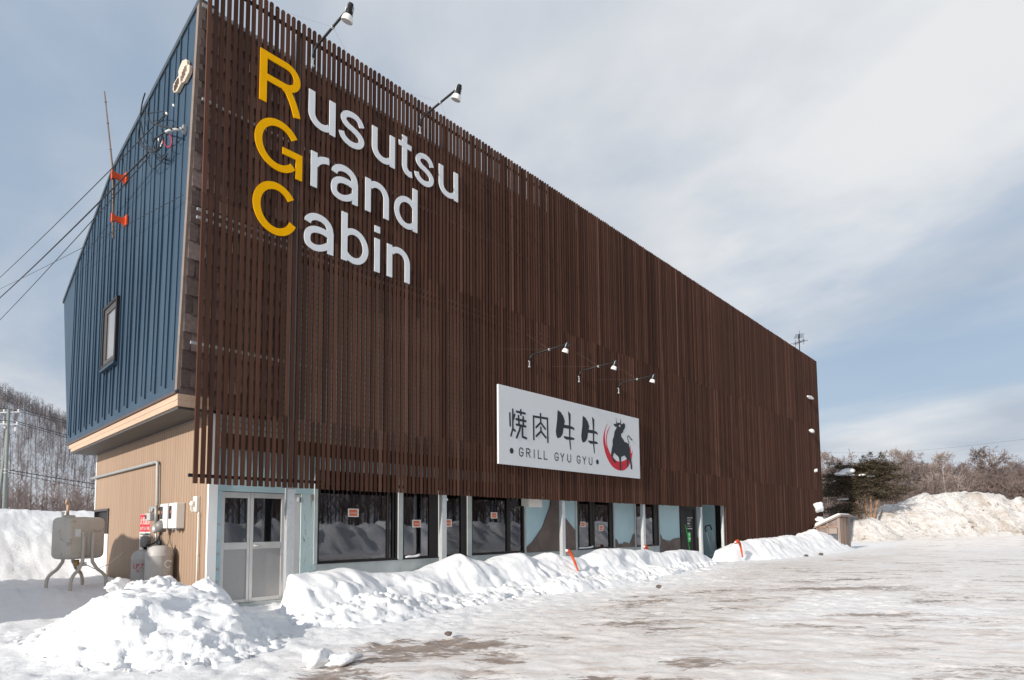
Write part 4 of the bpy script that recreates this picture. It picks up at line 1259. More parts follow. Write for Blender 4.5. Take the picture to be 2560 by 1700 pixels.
LOOPS = [[(-0.300,3.033,10.415),(-0.300,3.070,10.310),(-0.300,3.102,10.173),(-0.300,2.923,9.934),(-0.300,2.598,9.645),(-0.300,2.198,9.399),(-0.300,1.730,9.166),(-0.300,1.388,9.117),(-0.300,1.363,9.272)],
[(-0.260,3.083,10.369),(-0.260,2.954,10.121),(-0.260,2.780,9.885),(-0.260,2.411,9.562),(-0.260,1.974,9.285),(-0.260,1.749,9.208),(-0.260,1.632,9.309),(-0.260,1.563,9.445)],
[(-0.340,2.883,10.258),(-0.340,2.989,10.128),(-0.340,2.912,9.909),(-0.340,2.583,9.603),(-0.340,2.129,9.304),(-0.340,1.755,9.130),(-0.340,1.453,9.101),(-0.340,1.429,9.256)],
[(-0.250,3.008,10.644),(-0.250,2.500,10.383),(-0.250,2.022,10.167),(-0.250,1.656,9.978),(-0.250,1.472,9.827),(-0.250,1.636,9.797),(-0.250,1.991,9.889),(-0.250,2.375,10.111)],
[(-0.300,2.462,10.456),(-0.300,2.468,10.310),(-0.300,2.326,10.090),(-0.300,1.984,9.860),(-0.300,1.522,9.587),(-0.300,1.087,9.343),(-0.300,0.860,9.195)],
[(-0.220,1.278,9.340),(-0.220,1.097,9.129),(-0.220,1.125,9.019),(-0.220,1.333,9.089),(-0.220,1.512,9.229),(-0.220,1.611,9.375)],
[(-0.200,2.011,9.259),(-0.200,1.780,9.124),(-0.200,1.517,9.017),(-0.200,1.369,8.977)],
[(-0.200,2.098,9.256),(-0.200,1.863,9.098),(-0.200,1.640,9.003),(-0.200,1.432,8.992)],
[(-0.200,2.632,9.545),(-0.200,2.659,9.378),(-0.200,2.396,9.112),(-0.200,2.074,9.042),(-0.200,1.765,8.989),(-0.200,1.642,9.018)],
[(-0.300,1.921,9.312),(-0.300,2.026,9.462),(-0.300,1.854,9.495),(-0.300,1.587,9.408),(-0.300,1.415,9.366),(-0.250,1.080,9.310),(-0.200,0.80,9.25)]]
CB = thing('cable_bundle', 'tangle of looped black service cables hung on the blue gable', 'cable bundle', (-0.1, 1.5, 9.3))


def smooth3(p, n=4):
    p = [Vector(q) for q in p]; q = [2 * p[0] - p[1]] + p + [2 * p[-1] - p[-2]]; o = []
    for i in range(1, len(q) - 2):
        for k in range(n):
            t = k / n
            o.append(0.5 * (2 * q[i] + (q[i + 1] - q[i - 1]) * t + (2 * q[i - 1] - 5 * q[i] + 4 * q[i + 1] - q[i + 2]) * t * t + (3 * q[i] - q[i - 1] - 3 * q[i + 1] + q[i + 2]) * t ** 3))
    return o + [p[-1]]


for k, lp in enumerate(LOOPS):
    mb = MB(); mb.tube(smooth3(lp), 0.013 if k < 3 else (0.017 if k in (4, 9) else 0.010), 6)
    o = loc_build(mb, 'cable_loop', 'red' if k == 5 else 'cable', CB, smooth=True)
mb = MB()
mb.tube([(-0.06, 0.92, 9.34), (-0.14, 0.80, 9.25), (-0.30, 0.98, 9.22), (-0.34, 1.05, 9.2)], 0.03, 8)
mb.box(-0.11, -0.05, 0.79, 0.87, 9.20, 9.36)
loc_build(mb, 'anchor_bracket', 'pipe_grey', CB)
for p in ((-0.25, 1.366, 9.793), (-0.30, 1.622, 9.34), (-0.12, 1.404, 10.056), (-0.20, 3.40, 10.62)):
    mb = MB(); mb.lathe([(0.008, -0.05), (0.022, -0.036), (0.022, -0.01), (0.015, 0), (0.022, 0.01), (0.022, 0.036), (0.008, 0.05)], 10, p, (0.1, 0.5, 0.5)); loc_build(mb, 'insulator', 'lamp_white', CB, smooth=True)
mb = MB(); mb.tube([(-0.3, 1.47, 9.115), (-0.3, 1.62, 9.34)], 0.013, 6); mb.tube([(-0.3, 1.36, 9.2), (-0.3, 1.47, 9.115)], 0.013, 6); loc_build(mb, 'sleeve', 'lamp_white', CB)
mb = MB(); mb.tube(smooth3([(-0.12, 3.504, 11.456), (-0.12, 3.70, 11.335), (-0.13, 3.777, 11.071), (-0.20, 3.401, 10.652), (-0.26, 3.08, 10.37)]), 0.014, 6); loc_build(mb, 'cable_tail', 'cable', CB, smooth=True)
# span cables running off to the left
cp = Vector((-3.6996, -11.3124, 1.44))


def along(px, py, d):
    return cp + ((px - 1280) / 1462.75 * Vector(r2) - (py - 1216) / 1462.75 * Vector(u2) + F) * d


for k, (A, q, rad, sag, lab) in enumerate((((-0.25, 1.384, 9.81), (-19.2, 10.0, 8.9), 0.010, 0.10, 'upper thin black cable running off the gable to the left'),
                                          ((-0.30, 2.331, 9.40), None, 0.017, 0.12, 'thick black service cable from the cable tangle, middle of the spans'),
                                          ((-0.30, 2.316, 9.28), None, 0.010, 0.10, 'steep thin cable below the thick service cable'),
                                          ((-0.16, 0.50, 7.78), None, 0.006, 0.06, 'thinnest cable, flattest of the spans, fixed near the corner board'))):
    py = (748, 797, 860, 750)[k]
    E = along(-60, py, 26)
    A = Vector(A)
    pts = [A + (E - A) * t - Vector((0, 0, sag * 4 * t * (1 - t))) for t in np.linspace(0, 1, 13)]
    mb = MB(); mb.tube(pts, rad, 5)
    tag(mb.build('service_cable', 'cable', smooth=True), lab, 'cable', 'service cables to the gable')
# ------------------------------------------------------------------ text made from the built-in font


def text_mesh(s, w, h):
    cu = bpy.data.curves.new('text', 'FONT'); cu.body = s; cu.resolution_u = 2
    o = bpy.data.objects.new('text', cu); C.objects.link(o)
    dg = bpy.context.evaluated_depsgraph_get(); dg.update()
    me = bpy.data.meshes.new_from_object(o.evaluated_get(dg))
    v = np.array([x.co[:] for x in me.vertices]); f = [tuple(p.vertices) for p in me.polygons]
    bpy.data.objects.remove(o); bpy.data.curves.remove(cu); bpy.data.meshes.remove(me)
    v = v[:, :2] - v[:, :2].min(0); v = v / v.max(0) * np.array([w, h])
    return v, f


def wall_text(mb, s, w, h, fn):
    v, f = text_mesh(s, w, h)
    mb.add([fn(a, b_) for a, b_ in v], f)


# ------------------------------------------------------------------ fixtures on the beige wall
GP = thing('gas_pipe', 'galvanised gas pipe with elbow and regulators on the beige wall', 'gas pipe', (0.45, 3.5, 1.5))
mb = MB()
mb.tube([(0.44, 9.95, 3.015), (0.44, 3.72, 3.005), (0.44, 3.64, 2.98), (0.44, 3.62, 2.90), (0.44, 3.56, 2.02), (0.43, 3.58, 1.96), (0.40, 3.86, 1.95)], 0.036, 10)
loc_build(mb, 'pipe_run', 'pipe_grey', GP, smooth=True)
mb = MB(); mb.tube([(0.41, 3.90, 1.99), (0.41, 3.90, 1.78)], 0.035, 10); mb.tube([(0.40, 3.62, 1.95), (0.40, 3.48, 1.95), (0.40, 3.46, 1.60)], 0.034, 10)
mb.tube([(0.40, 3.74, 1.96), (0.40, 3.74, 1.85)], 0.03, 10)
loc_build(mb, 'down_pipe', 'pipe_grey', GP, smooth=True)
mb = MB(); mb.box(0.30, 0.46, 3.56, 3.92, 1.66, 1.83); loc_build(mb, 'meter_head', 'cyl', GP, bevel=0.012)
mb = MB(); mb.box(0.292, 0.299, 3.80, 3.89, 1.70, 1.79); loc_build(mb, 'dial', 'ink', GP)
mb = MB(); mb.lathe([(0.03, -0.12), (0.09, -0.11), (0.125, -0.02), (0.115, 0.06), (0.05, 0.12), (0.01, 0.13)], 18, (0.32, 2.80, 1.53), (-0.1, -0.35, 1)); loc_build(mb, 'regulator', 'cyl_dark', GP, smooth=True)
mb = MB(); mb.lathe([(0.03, -0.08), (0.06, -0.06), (0.05, 0.06), (0.02, 0.08)], 12, (0.36, 3.36, 1.47), (0, 0.2, 1)); mb.tube([(0.38, 3.36, 1.50), (0.38, 3.36, 1.0)], 0.02, 8); loc_build(mb, 'valve_body', 'galv', GP, smooth=True)
mb = MB(); mb.tube(smooth3([(0.32, 2.84, 1.43), (0.30, 2.85, 1.30), (0.28, 2.95, 1.20), (0.26, 3.30, 1.13), (0.25, 3.60, 1.11)]), 0.017, 8); mb.tube(smooth3([(0.32, 2.80, 1.42), (0.28, 2.76, 1.28), (0.24, 2.62, 1.17), (0.22, 2.55, 1.13)]), 0.017, 8); loc_build(mb, 'hose', 'black_rubber', GP, smooth=True)
mb = MB(); mb.tube([(0.30, 2.83, 1.445), (0.30, 2.83, 1.36)], 0.022, 8); loc_build(mb, 'fitting', 'brass', GP, smooth=True)

WS = thing('warning_sign', 'tall narrow red and white gas warning sign on the beige wall behind the cylinders', 'sign', (0.49, 4.6, 1.0))
mb = MB(); mb.box(0.485, 0.497, 4.17, 5.0, 0.98, 1.83); loc_build(mb, 'board', 'paper', WS)
mb = MB(); mb.box(0.482, 0.4848, 4.18, 4.99, 1.41, 1.825); loc_build(mb, 'red_field', 'red', WS)
fs_ = lambda y1, z0, d=0.480: (lambda a, b_: (d, y1 - a, z0 + b_))
mb = MB(); wall_text(mb, '火気厳禁', 0.76, 0.19, fs_(4.965, 1.58)); loc_build(mb, 'lettering', 'paper', WS, rec=False)
mb = MB(); wall_text(mb, 'NOT USE FIRE', 0.72, 0.075, fs_(4.94, 1.455)); loc_build(mb, 'lettering', 'paper', WS, rec=False)
mb = MB()
for k in range(5):
    rng = random.Random(k)
    y = 4.95
    while y > 4.22:
        q = rng.uniform(0.03, 0.07); mb.box(0.4835, 0.4848, y - q, y, 1.33 - 0.07 * k, 1.375 - 0.07 * k); y -= q + 0.02
loc_build(mb, 'small_print', 'ink', WS)

mbx = thing('meter_box', 'ivory utility meter box, the one nearer the corner of the building', 'meter box', (0.42, 2.13, 1.75), 'meter boxes on the beige wall')
mb = MB(); mb.box(-0.10, 0.075, -0.235, 0.235, -0.27, 0.26); mb.build('case', 'meter_white', mbx, bevel=0.02)
mb = MB(); mb.box(-0.104, -0.0995, 0.03, 0.20, -0.07, 0.20); mb.build('viewing_window', 'ink', mbx)
mb = MB(); mb.box(-0.107, -0.1035, 0.06, 0.10, 0.05, 0.11); mb.build('meter_mark', 'poster', mbx)
mb = MB(); mb.box(-0.06, 0.0, -0.17, -0.08, -0.31, -0.272); mb.box(-0.06, 0.0, 0.02, 0.11, -0.31, -0.272); mb.build('cable_gland', 'cyl_dark', mbx)
dup(mbx, (0.42, 2.70, 1.75), label='ivory utility meter box, the one nearer the warning sign')
SK = thing('outlet_box', 'small white outlet cover with a conduit running down, beside the corner column', 'outlet box', (0.47, 1.18, 1.95))
mb = MB(); mb.box(0.42, 0.499, 1.06, 1.24, 1.80, 2.11); loc_build(mb, 'cover', 'meter_white', SK, bevel=0.015)
mb = MB(); mb.lathe([(0.06, 0), (0.055, 0.05), (0.02, 0.07)], 14, (0.41, 1.16, 1.96), (-1, 0, 0)); mb.tube([(0.38, 1.16, 1.95), (0.37, 1.18, 1.86), (0.40, 1.16, 1.78)], 0.014, 6); loc_build(mb, 'plug', 'meter_white', SK, smooth=True)
mb = MB(); mb.tube([(0.46, 1.02, 1.80), (0.46, 1.01, 0.0)], 0.018, 8); mb.lathe([(0.024, 0), (0.024, 0.03)], 8, (0.46, 1.015, 1.72)); mb.lathe([(0.024, 0), (0.024, 0.03)], 8, (0.46, 1.012, 0.95)); loc_build(mb, 'conduit', 'meter_white', SK, smooth=True)


# gas cylinders
def cyl_text(mb, s, w, h, cx_, cy_, rad, a0, z0):
    v, f = text_mesh(s, w, h)
    mb.add([(cx_ + rad * math.cos(a0 + (a - w / 2) / rad), cy_ + rad * math.sin(a0 + (a - w / 2) / rad), z0 + b_) for a, b_ in v], f)


def cylinder(label, x, y, rad, top, caps):
    t = thing('gas_cylinder', label, 'gas cylinder', (x, y, -0.05), 'gas cylinders by the beige wall')
    mb = MB()
    hs = top + 0.05
    mb.lathe([(rad * 0.86, 0), (rad * 0.9, 0.02), (rad * 0.9, 0.08), (rad, 0.12), (rad, hs - 0.22), (rad * 1.012, hs - 0.215), (rad * 1.012, hs - 0.195), (rad, hs - 0.19), (rad * 0.95, hs - 0.12), (rad * 0.78, hs - 0.05), (rad * 0.5, hs - 0.01), (rad * 0.2, hs)], 32)
    mb.build('body', 'cyl', t, smooth=True)
    mb = MB(); mb.lathe([(0.035, hs - 0.01), (0.035, hs + 0.05), (0.025, hs + 0.07), (0.03, hs + 0.10)], 12); mb.tube([(0, 0, hs + 0.05), (-0.03, 0.08, hs + 0.05)], 0.02, 8); mb.build('valve', 'black_metal', t, smooth=True)
    if caps:
        mb = MB(); mb.lathe([(0.08, hs + 0.06), (0.10, hs + 0.08), (0.105, hs + 0.20), (0.085, hs + 0.27), (0.04, hs + 0.30)], 18, (0, 0, 0)); mb.build('valve_cap', 'cyl_dark', t, smooth=True)
    return t, hs


c1, hs = cylinder('large grey gas cylinder with a white ring emblem, the front one of the pair', 0.20, 2.42, 0.258, 1.13, False)
va = math.atan2(-11.31 - 2.42, -3.70 - 0.20)
mb = MB()
a0 = va + 0.62
for (r0_, s0, s1_) in ((0.075, 50, 330),):
    pts = ell(0, 0, 0.062, 0.068, s0, s1_, 20)
    V = []
    for i, (a, b_) in enumerate(pts):
        for rr in (0.82, 1.25): V.append((0.2655 * math.cos(a0 + a * rr / 0.2655), 0.2655 * math.sin(a0 + a * rr / 0.2655), 0.80 + b_ * rr))
    mb.add(V, [(2 * i, 2 * i + 1, 2 * i + 3, 2 * i + 2) for i in range(len(pts) - 1)])
V = [(0.2655 * math.cos(a0 + (0.066 + 0.026 * math.cos(t)) / 0.2655), 0.2655 * math.sin(a0 + (0.066 + 0.026 * math.cos(t)) / 0.2655), 0.855 + 0.026 * math.sin(t)) for t in np.linspace(0, 6, 12)]
mb.add(V, [tuple(range(12))])
mb.build('ring_emblem', 'letter_white', c1, rec=False)
mb = MB()
for k, (da, z0, s_) in enumerate(((0.38, 0.30, 'ガス'), (0.68, 0.30, '燃料'))):
    for q in range(4):
        v, f = text_mesh(s_[q % 2], 0.07, 0.075)
        aa = va + da
        mb.add([(0.2655 * math.cos(aa + (a - 0.035) / 0.2655), 0.2655 * math.sin(aa + (a - 0.035) / 0.2655), 0.64 - 0.09 * q + b_) for a, b_ in v], f)
for k in range(6):
    aa = va + 0.10; z = 0.52 - 0.05 * k
    mb.add([(0.2655 * math.cos(aa + d / 0.2655), 0.2655 * math.sin(aa + d / 0.2655), z + e) for d, e in ((0, 0), (0.035, 0), (0.035, 0.03), (0, 0.03))], [(0, 1, 2, 3)])
mb.build('lettering', 'letter_white', c1, rec=False)
c2, hs2 = cylinder('grey gas cylinder with red lettering standing half behind the front one', 0.25, 3.62, 0.258, 1.02, True)
va2 = math.atan2(-11.31 - 3.62, -3.70 - 0.25)
mb = MB(); cyl_text(mb, 'LPガス', 0.42, 0.13, 0, 0, 0.2655, va2 - 0.10, 0.66); cyl_text(mb, '燃 ・ 危険', 0.30, 0.05, 0, 0, 0.2655, va2 - 0.05, 0.58)
mb.build('lettering', 'red', c2, rec=False)

# ------------------------------------------------------------------ kerosene tank
TK = thing('kerosene_tank', 'beige kerosene tank on four bowed tubular legs standing in the snow', 'fuel tank', (-0.84, 4.35, 0.12), rz=R(22))


def rbox(w, d, h, r, seg=5):
    prof = []
    for (sx, sy_, a0) in ((1, 1, 0), (-1, 1, 90), (-1, -1, 180), (1, -1, 270)):
        for k in range(seg + 1):
            a = R(a0 + 90 * k / seg); prof.append((sx * (w / 2 - r) + r * math.cos(a), sy_ * (d / 2 - r) + r * math.sin(a)))
    return prof


mb = MB()
W_, D_, H_ = 0.80, 0.58, 0.90
rings = []
for (inset, z) in ((0.10, 0.0), (0.05, 0.012), (0.018, 0.045), (0.0, 0.10), (0.0, H_ - 0.10), (0.018, H_ - 0.045), (0.05, H_ - 0.012), (0.10, H_)):
    rings.append([(a * (1 - 2 * inset / W_), b_ * (1 - 2 * inset / D_), 0.72 + z) for a, b_ in rbox(W_, D_, H_, 0.09)])
nr = len(rings[0])
vs = [p for r_ in rings for p in r_]
fs = [(i * nr + k, i * nr + (k + 1) % nr, (i + 1) * nr + (k + 1) % nr, (i + 1) * nr + k) for i in range(len(rings) - 1) for k in range(nr)] + [tuple(range(nr - 1, -1, -1)), tuple((len(rings) - 1) * nr + k for k in range(nr))]
mb.add(vs, fs)
mb.build('tank_body', 'tank', TK, smooth=False, bevel=0.0).data.polygons.foreach_set('use_smooth', [True] * len(fs))
mb = MB()
ring = [(a * 1.02, b_ * 1.035, 0) for a, b_ in rbox(W_, D_, H_, 0.09)]
for (dx,) in ((0.0,),):
    mb.tube([(dx, -D_ / 2 - 0.004, 0.78), (dx, -D_ / 2 - 0.004, 1.54), (dx, -D_ / 2 + 0.06, 1.615), (dx, D_ / 2 - 0.06, 1.615), (dx, D_ / 2 + 0.004, 1.54), (dx, D_ / 2 + 0.004, 0.78)], 0.012, 6)
mb.build('weld_seam', 'tank', TK, smooth=True)
mb = MB(); mb.box(-0.34, -0.06, -D_ / 2 - 0.008, -D_ / 2 + 0.01, 0.86, 1.46); mb.build('pressed_panel', 'tank', TK, bevel=0.008)
mb = MB(); mb.box(-0.26, -0.15, -D_ / 2 - 0.012, -D_ / 2 - 0.009, 1.20, 1.36); mb.build('data_label', 'letter_white', TK)
for sx in (-1, 1):
    for sy_ in (-1, 1):
        x0, y0 = sx * 0.10, sy_ * (D_ / 2 + 0.03)
        mb = MB()
        mb.tube(smooth3([(x0, y0, 1.30), (x0, y0, 0.72), (x0 + sx * 0.04, y0 + sy_ * 0.005, 0.60), (x0 + sx * 0.10, y0 + sy_ * 0.03, 0.49), (x0 + sx * 0.19, y0 + sy_ * 0.05, 0.41), (x0 + sx * 0.25, y0 + sy_ * 0.07, 0.31), (x0 + sx * 0.27, y0 + sy_ * 0.07, 0.16), (x0 + sx * 0.27, y0 + sy_ * 0.07, -0.2)], 5), 0.034, 10)
        mb.build('leg', 'tank', TK, smooth=True)
mb = MB(); mb.lathe([(0.10, 1.60), (0.11, 1.62), (0.105, 1.66), (0.02, 1.67)], 18, (-0.16, 0.08, 0)); mb.build('filler_cap', 'tank', TK, smooth=True)
mb = MB(); mb.tube([(-0.17, 0.12, 1.64), (-0.17, 0.12, 1.90)], 0.028, 10); mb.tube([(-0.17, 0.12, 1.88), (-0.17, 0.12, 2.0), (-0.20, 0.12, 2.0), (-0.21, 0.12, 1.90)], 0.02, 8); mb.build('vent_pipe', 'pale_t' if False else 'timber', TK, smooth=True)
mb = MB(); mb.tube([(-0.28, 0.10, 1.60), (-0.28, 0.10, 1.72)], 0.022, 8); mb.lathe([(0.035, 1.70), (0.035, 1.74)], 10, (-0.28, 0.10, 0)); mb.build('gauge', 'lamp_white', TK, smooth=True)
mb = MB(); mb.lathe([(0.05, 0.0), (0.05, -0.10), (0.03, -0.14)], 12, (-0.05, -0.05, 0.70)); mb.tube([(-0.05, -0.05, 0.62), (0.06, -0.02, 0.62)], 0.012, 6); mb.build('drain_filter', 'brass', TK, smooth=True)
mb = MB()
for k in range(3): mb.tube([(0.12 * math.cos(t) + 0.12, 0.10 * math.sin(t) + 0.1, 0.62 - 0.03 * k) for t in np.linspace(0, 6.2, 14)], 0.010, 5)
mb.tube([(0.2, 0.1, 0.6), (0.5, 0.15, 0.45), (0.9, 0.3, 0.55), (1.3, 0.4, 0.8)], 0.010, 5)
mb.build('fuel_hose', 'lamp_white', TK, smooth=True)

# ------------------------------------------------------------------ posters in the windows
specs = [(3.53, 3.81, 1.72, 1.91, 'orange poster with white border on the wide window nearest the door'), (5.36, 5.63, 1.47, 1.66, 'orange poster on the window left of the second post'),
         (6.40, 6.67, 1.485, 1.68, 'orange poster on the narrow window just right of the second post'), (8.15, 8.41, 1.715, 1.89, 'orange poster beside the white cards, above snow'),
         (12.44, 12.72, 1.45, 1.63, 'faded orange poster on the left leaf of the middle window pair'), (13.53, 13.80, 1.31, 1.51, 'pale orange poster on the right leaf of the middle window pair'),
         (16.36, 16.62, 1.61, 1.79, 'small orange poster half hidden by the post of the last window')]
for (xa, xb, za, zb, lab) in specs:
    t = thing('poster', lab, 'poster', ((xa + xb) / 2, 0.655, za), 'orange posters in the shop windows')
    w, h = xb - xa, zb - za
    mb = MB(); mb.box(-w / 2, w / 2, -0.002, 0.002, 0, h); mb.build('border', 'paper', t)
    mb = MB(); mb.box(-w / 2 + 0.035, w / 2 - 0.035, -0.0045, -0.0023, 0.022, h - 0.022); mb.build('print', 'poster', t)
    mb = MB(); wall_text(mb, 'LOOL', w * 0.66, h * 0.2, lambda a, b_: (-w * 0.33 + a, -0.006, h * 0.38 + b_)); mb.build('lettering', 'letter_white', t, rec=False)
# snow lying on two window ledges
for xa, xb, z, lab in ((5.10, 5.55, 0.735, 'strip of snow lying on the sill of the window left of the second post'), (12.25, 13.05, 0.735, 'strip of snow lying on the sill of the middle window')):
    mb = MB(); mb.tube([(xa, 0.598, z), (xa + 0.1, 0.59, z + 0.012), ((xa + xb) / 2, 0.592, z + 0.008), (xb - 0.08, 0.59, z + 0.02), (xb, 0.598, z + 0.045)], [0.02, 0.028, 0.024, 0.03, 0.036], 8)
    tag(mb.build('snow_strip', 'snow', smooth=True), lab, 'snow strip')

# ------------------------------------------------------------------ marker poles, trolley, shovel, stones


def marker(label, pts, rr, group='orange snow markers'):
    t = thing('snow_marker', label, 'marker', pts[-1], group)
    mb = MB(); mb.tube([Vector(p) - Vector(pts[-1]) for p in smooth3(pts, 4)], rr, 8); mb.build('plastic_strip', 'orange', t, smooth=True)
    mb = MB(); p0 = Vector(pts[0]) - Vector(pts[-1]); mb.lathe([(0.03, 0), (0.045, 0.02), (0.03, 0.06)], 8, p0); mb.build('tip', 'snow', t, smooth=True)
    return t


marker('orange marker pole leaning in the snow bank below the stone cladding', [(9.10, -1.34, 0.78), (9.17, -1.36, 0.79), (9.26, -1.38, 0.68), (9.33, -1.45, 0.45), (9.50, -1.50, 0.05)], [0.03] + [0.05] * 8 + [0.036] * 4 + [0.025] * 4)
marker('orange marker stub poking out of the snow beside the fourth steel post', [(14.95, -0.30, 0.70), (15.05, -0.30, 0.74), (15.2, -0.3, 0.62)], 0.055)
marker('orange marker bent over the edge of the far snow bank', [(20.82, -1.20, 0.74), (21.05, -1.20, 0.80), (21.30, -1.20, 0.66), (21.42, -1.2, 0.40), (21.52, -1.2, 0.12)], [0.06] * 2 + [0.09, 0.075, 0.085, 0.07] + [0.06] * 3 + [0.045] * 5 + [0.035] * 3)
TR = thing('hand_trolley', 'silver hand trolley with black grip leaning in the blue entrance recess', 'trolley', (22.3, 0.55, 0.1))
mb = MB(); mb.tube([(21.72, 0.5, 1.24), (22.44, 0.55, 0.10)], 0.016, 8); mb.tube([(22.33, 0.52, 1.30), (23.02, 0.55, 0.18)], 0.016, 8); mb.tube([(22.12, 0.55, 0.10), (23.05, 0.55, 0.18)], 0.014, 8); loc_build(mb, 'frame', 'galv', TR, smooth=True)
mb = MB(); mb.tube(smooth3([(21.74, 0.5, 1.20), (21.64, 0.5, 1.36), (21.72, 0.5, 1.44), (22.05, 0.5, 1.49), (22.18, 0.5, 1.46), (22.34, 0.52, 1.29)]), 0.032, 8); loc_build(mb, 'grip', 'black_rubber', TR, smooth=True)
SH = thing('snow_shovel', 'bright green snow shovel leaning on the black entrance door', 'shovel', (19.78, 0.45, 0.1))
mb = MB(); mb.tube([(19.64, 0.45, 1.52), (19.70, 0.42, 1.18), (19.80, 0.38, 0.5), (19.86, 0.33, 0.1)], 0.014, 8); loc_build(mb, 'handle', 'green', SH, smooth=True)
mb = MB(); mb.box(19.70, 19.91, 0.36, 0.40, 0.78, 1.20); loc_build(mb, 'blade', 'green', SH, bevel=0.02)
mb = MB(); mb.box(19.735, 19.875, 0.35, 0.359, 0.88, 0.97); mb.box(19.735, 19.875, 0.35, 0.359, 1.07, 1.13); loc_build(mb, 'sticker', 'letter_white', SH)


def stone(label, x, y, z, s, mat='rock', name='stone', cat='stone', sd=0, flat=0.6, group=None, amp=1.0):
    import bmesh
    bm = bmesh.new(); bmesh.ops.create_icosphere(bm, subdivisions=3, radius=1)
    rng = np.random.default_rng(sd)
    ph = rng.uniform(0, 40, 3)
    for v in bm.verts:
        c = v.co
        k = 1 + amp * 0.55 * (float(fbm(np.array(c.x * 1.3 + ph[0]), np.array(c.y * 1.3 + c.z * 1.1 + ph[1]), 3, sd)) - 0.5) + amp * 0.3 * (float(fbm(np.array(c.z * 3 + ph[2]), np.array(c.x * 3 - c.y * 2), 2, sd)) - 0.5)
        v.co = Vector((c.x * s[0], c.y * s[1], c.z * s[2])) * k
    me = bpy.data.meshes.new(name); bm.to_mesh(me); bm.free()
    me.polygons.foreach_set('use_smooth', [True] * len(me.polygons))
    o = bpy.data.objects.new(name, me); C.objects.link(o); me.materials.append(M[mat]); o.location = (x, y, z)
    return tag(o, label, cat, group)


stone('dark stone lying alone on the ice in front of the snow bank', 9.05, -4.16, 0.01, (0.08, 0.07, 0.045), sd=1)
stone('dark stone at the toe of the far snow bank', 28.7, -2.3, 0.0, (0.17, 0.11, 0.07), sd=2)
stone('flat grey stone left of the stone at the toe of the far bank', 26.9, -2.15, 0.0, (0.12, 0.09, 0.05), sd=3)
stone('brown earthy clod on the ice near the camera', 1.63, -5.09, 0.0, (0.06, 0.05, 0.035), sd=4, name='dirt_clod', cat='clod')
stone('white chunk of snow on the dirty ice near the camera', -0.37, -5.19, 0.0, (0.14, 0.11, 0.10), 'snow', 'snow_chunk', 'snow chunk', sd=5, amp=2.4)
stone('low white snow lump right beside the snow chunk', -0.12, -5.36, -0.02, (0.17, 0.10, 0.06), 'snow', 'snow_chunk', 'snow chunk', sd=6, amp=2.4)
stone('white snow block on top of the near snow heap', -0.72, 1.70, 0.42, (0.17, 0.17, 0.13), 'snow', 'snow_block', 'snow block', sd=15, amp=2.2)
stone('dark brown frozen lump at the foot of the corner column', 0.57, 0.42, 0.0, (0.07, 0.07, 0.06), 'flash_brown', 'frozen_lump', 'lump', sd=8)
# snow clumps stuck to the far end of the slats
for k, (x, z, s, lab) in enumerate(((35.8, 9.52, (0.5, 0.12, 0.09), 'topmost elongated snow clump stuck to the slats near the far edge'), (35.95, 7.38, (0.4, 0.12, 0.10), 'second snow clump from the top on the slats near the far edge'),
                                    (36.35, 4.92, (0.13, 0.10, 0.11), 'smallest snow clump on the slats near the far edge'), (36.5, 2.58, (0.62, 0.28, 0.30), 'biggest rounded snow clump low on the slats near the far edge'),
                                    (36.7, 1.80, (0.55, 0.26, 0.24), 'lowest snow clump, on the slats above the wooden shed'))):
    stone(lab, x, -0.10, z, s, 'snow', 'snow_clump', 'snow clump', sd=20 + k, amp=1.7, group='snow clumps on the far slats')

# ------------------------------------------------------------------ wooden shed at the far end
SD = thing('wooden_shed', 'small weathered wooden lean-to shed with plank front, half buried in snow at the far corner', 'shed', (36.4, -1.0, 0.0))
mb = MB()
for y in (-1.55, -0.95, -0.36): mb.box(35.20, 35.28, y, y + 0.07, -0.1, 2.0 - (y + 1.55) * 0.50 - 0.04)
mb.box(35.20, 35.27, -1.48, -0.36, 1.32, 1.39)
mb.box(37.42, 37.5, -1.55, -1.47, -0.1, 1.9)
loc_build(mb, 'frame', 'weather_wood', SD)
mb = MB()
mb.hexa([(35.3, -1.5, 1.93), (35.3, -0.32, 1.36), (35.3, -0.32, 1.40), (35.3, -1.5, 1.40)], [(35.26, -1.5, 1.93), (35.26, -0.32, 1.36), (35.26, -0.32, 1.40), (35.26, -1.5, 1.40)])
mb.box(35.28, 35.33, -0.88, -0.36, -0.1, 1.3)
loc_build(mb, 'side_boarding', 'bark', SD)
mb = MB()
rng = random.Random(3)
x = 35.2
while x < 37.5:
    w = rng.uniform(0.14, 0.24); mb.box(x, min(37.5, x + w - 0.012), -1.60 - rng.uniform(0, 0.02), -1.56, 0.02 + rng.uniform(0, 0.1), 1.90); x += w
loc_build(mb, 'plank_front', 'weather_wood', SD)
mb = MB(); mb.hexa([(35.08, -1.72, 2.02), (37.62, -1.72, 2.02), (37.62, -0.18, 1.26), (35.08, -0.18, 1.26)], [(35.08, -1.72, 2.10), (37.62, -1.72, 2.10), (37.62, -0.18, 1.34), (35.08, -0.18, 1.34)])
loc_build(mb, 'shed_roof', 'weather_wood', SD)
mb = MB(); mb.box(35.3, 35.5, -1.42, -0.95, 0.95, 1.30); loc_build(mb, 'stored_board', 'weather_wood', SD)
mb = MB()
mb.hexa([(35.12, -1.66, 2.105), (37.58, -1.66, 2.105), (37.58, -0.2, 1.365), (35.12, -0.2, 1.365)], [(35.2, -1.55, 2.18), (37.5, -1.55, 2.18), (37.5, -0.25, 1.60), (35.2, -0.25, 1.60)])
tag(mb.build('snow_layer', 'snow', smooth=True, bevel=0.05), 'layer of white snow on the shed roof', 'snow layer')

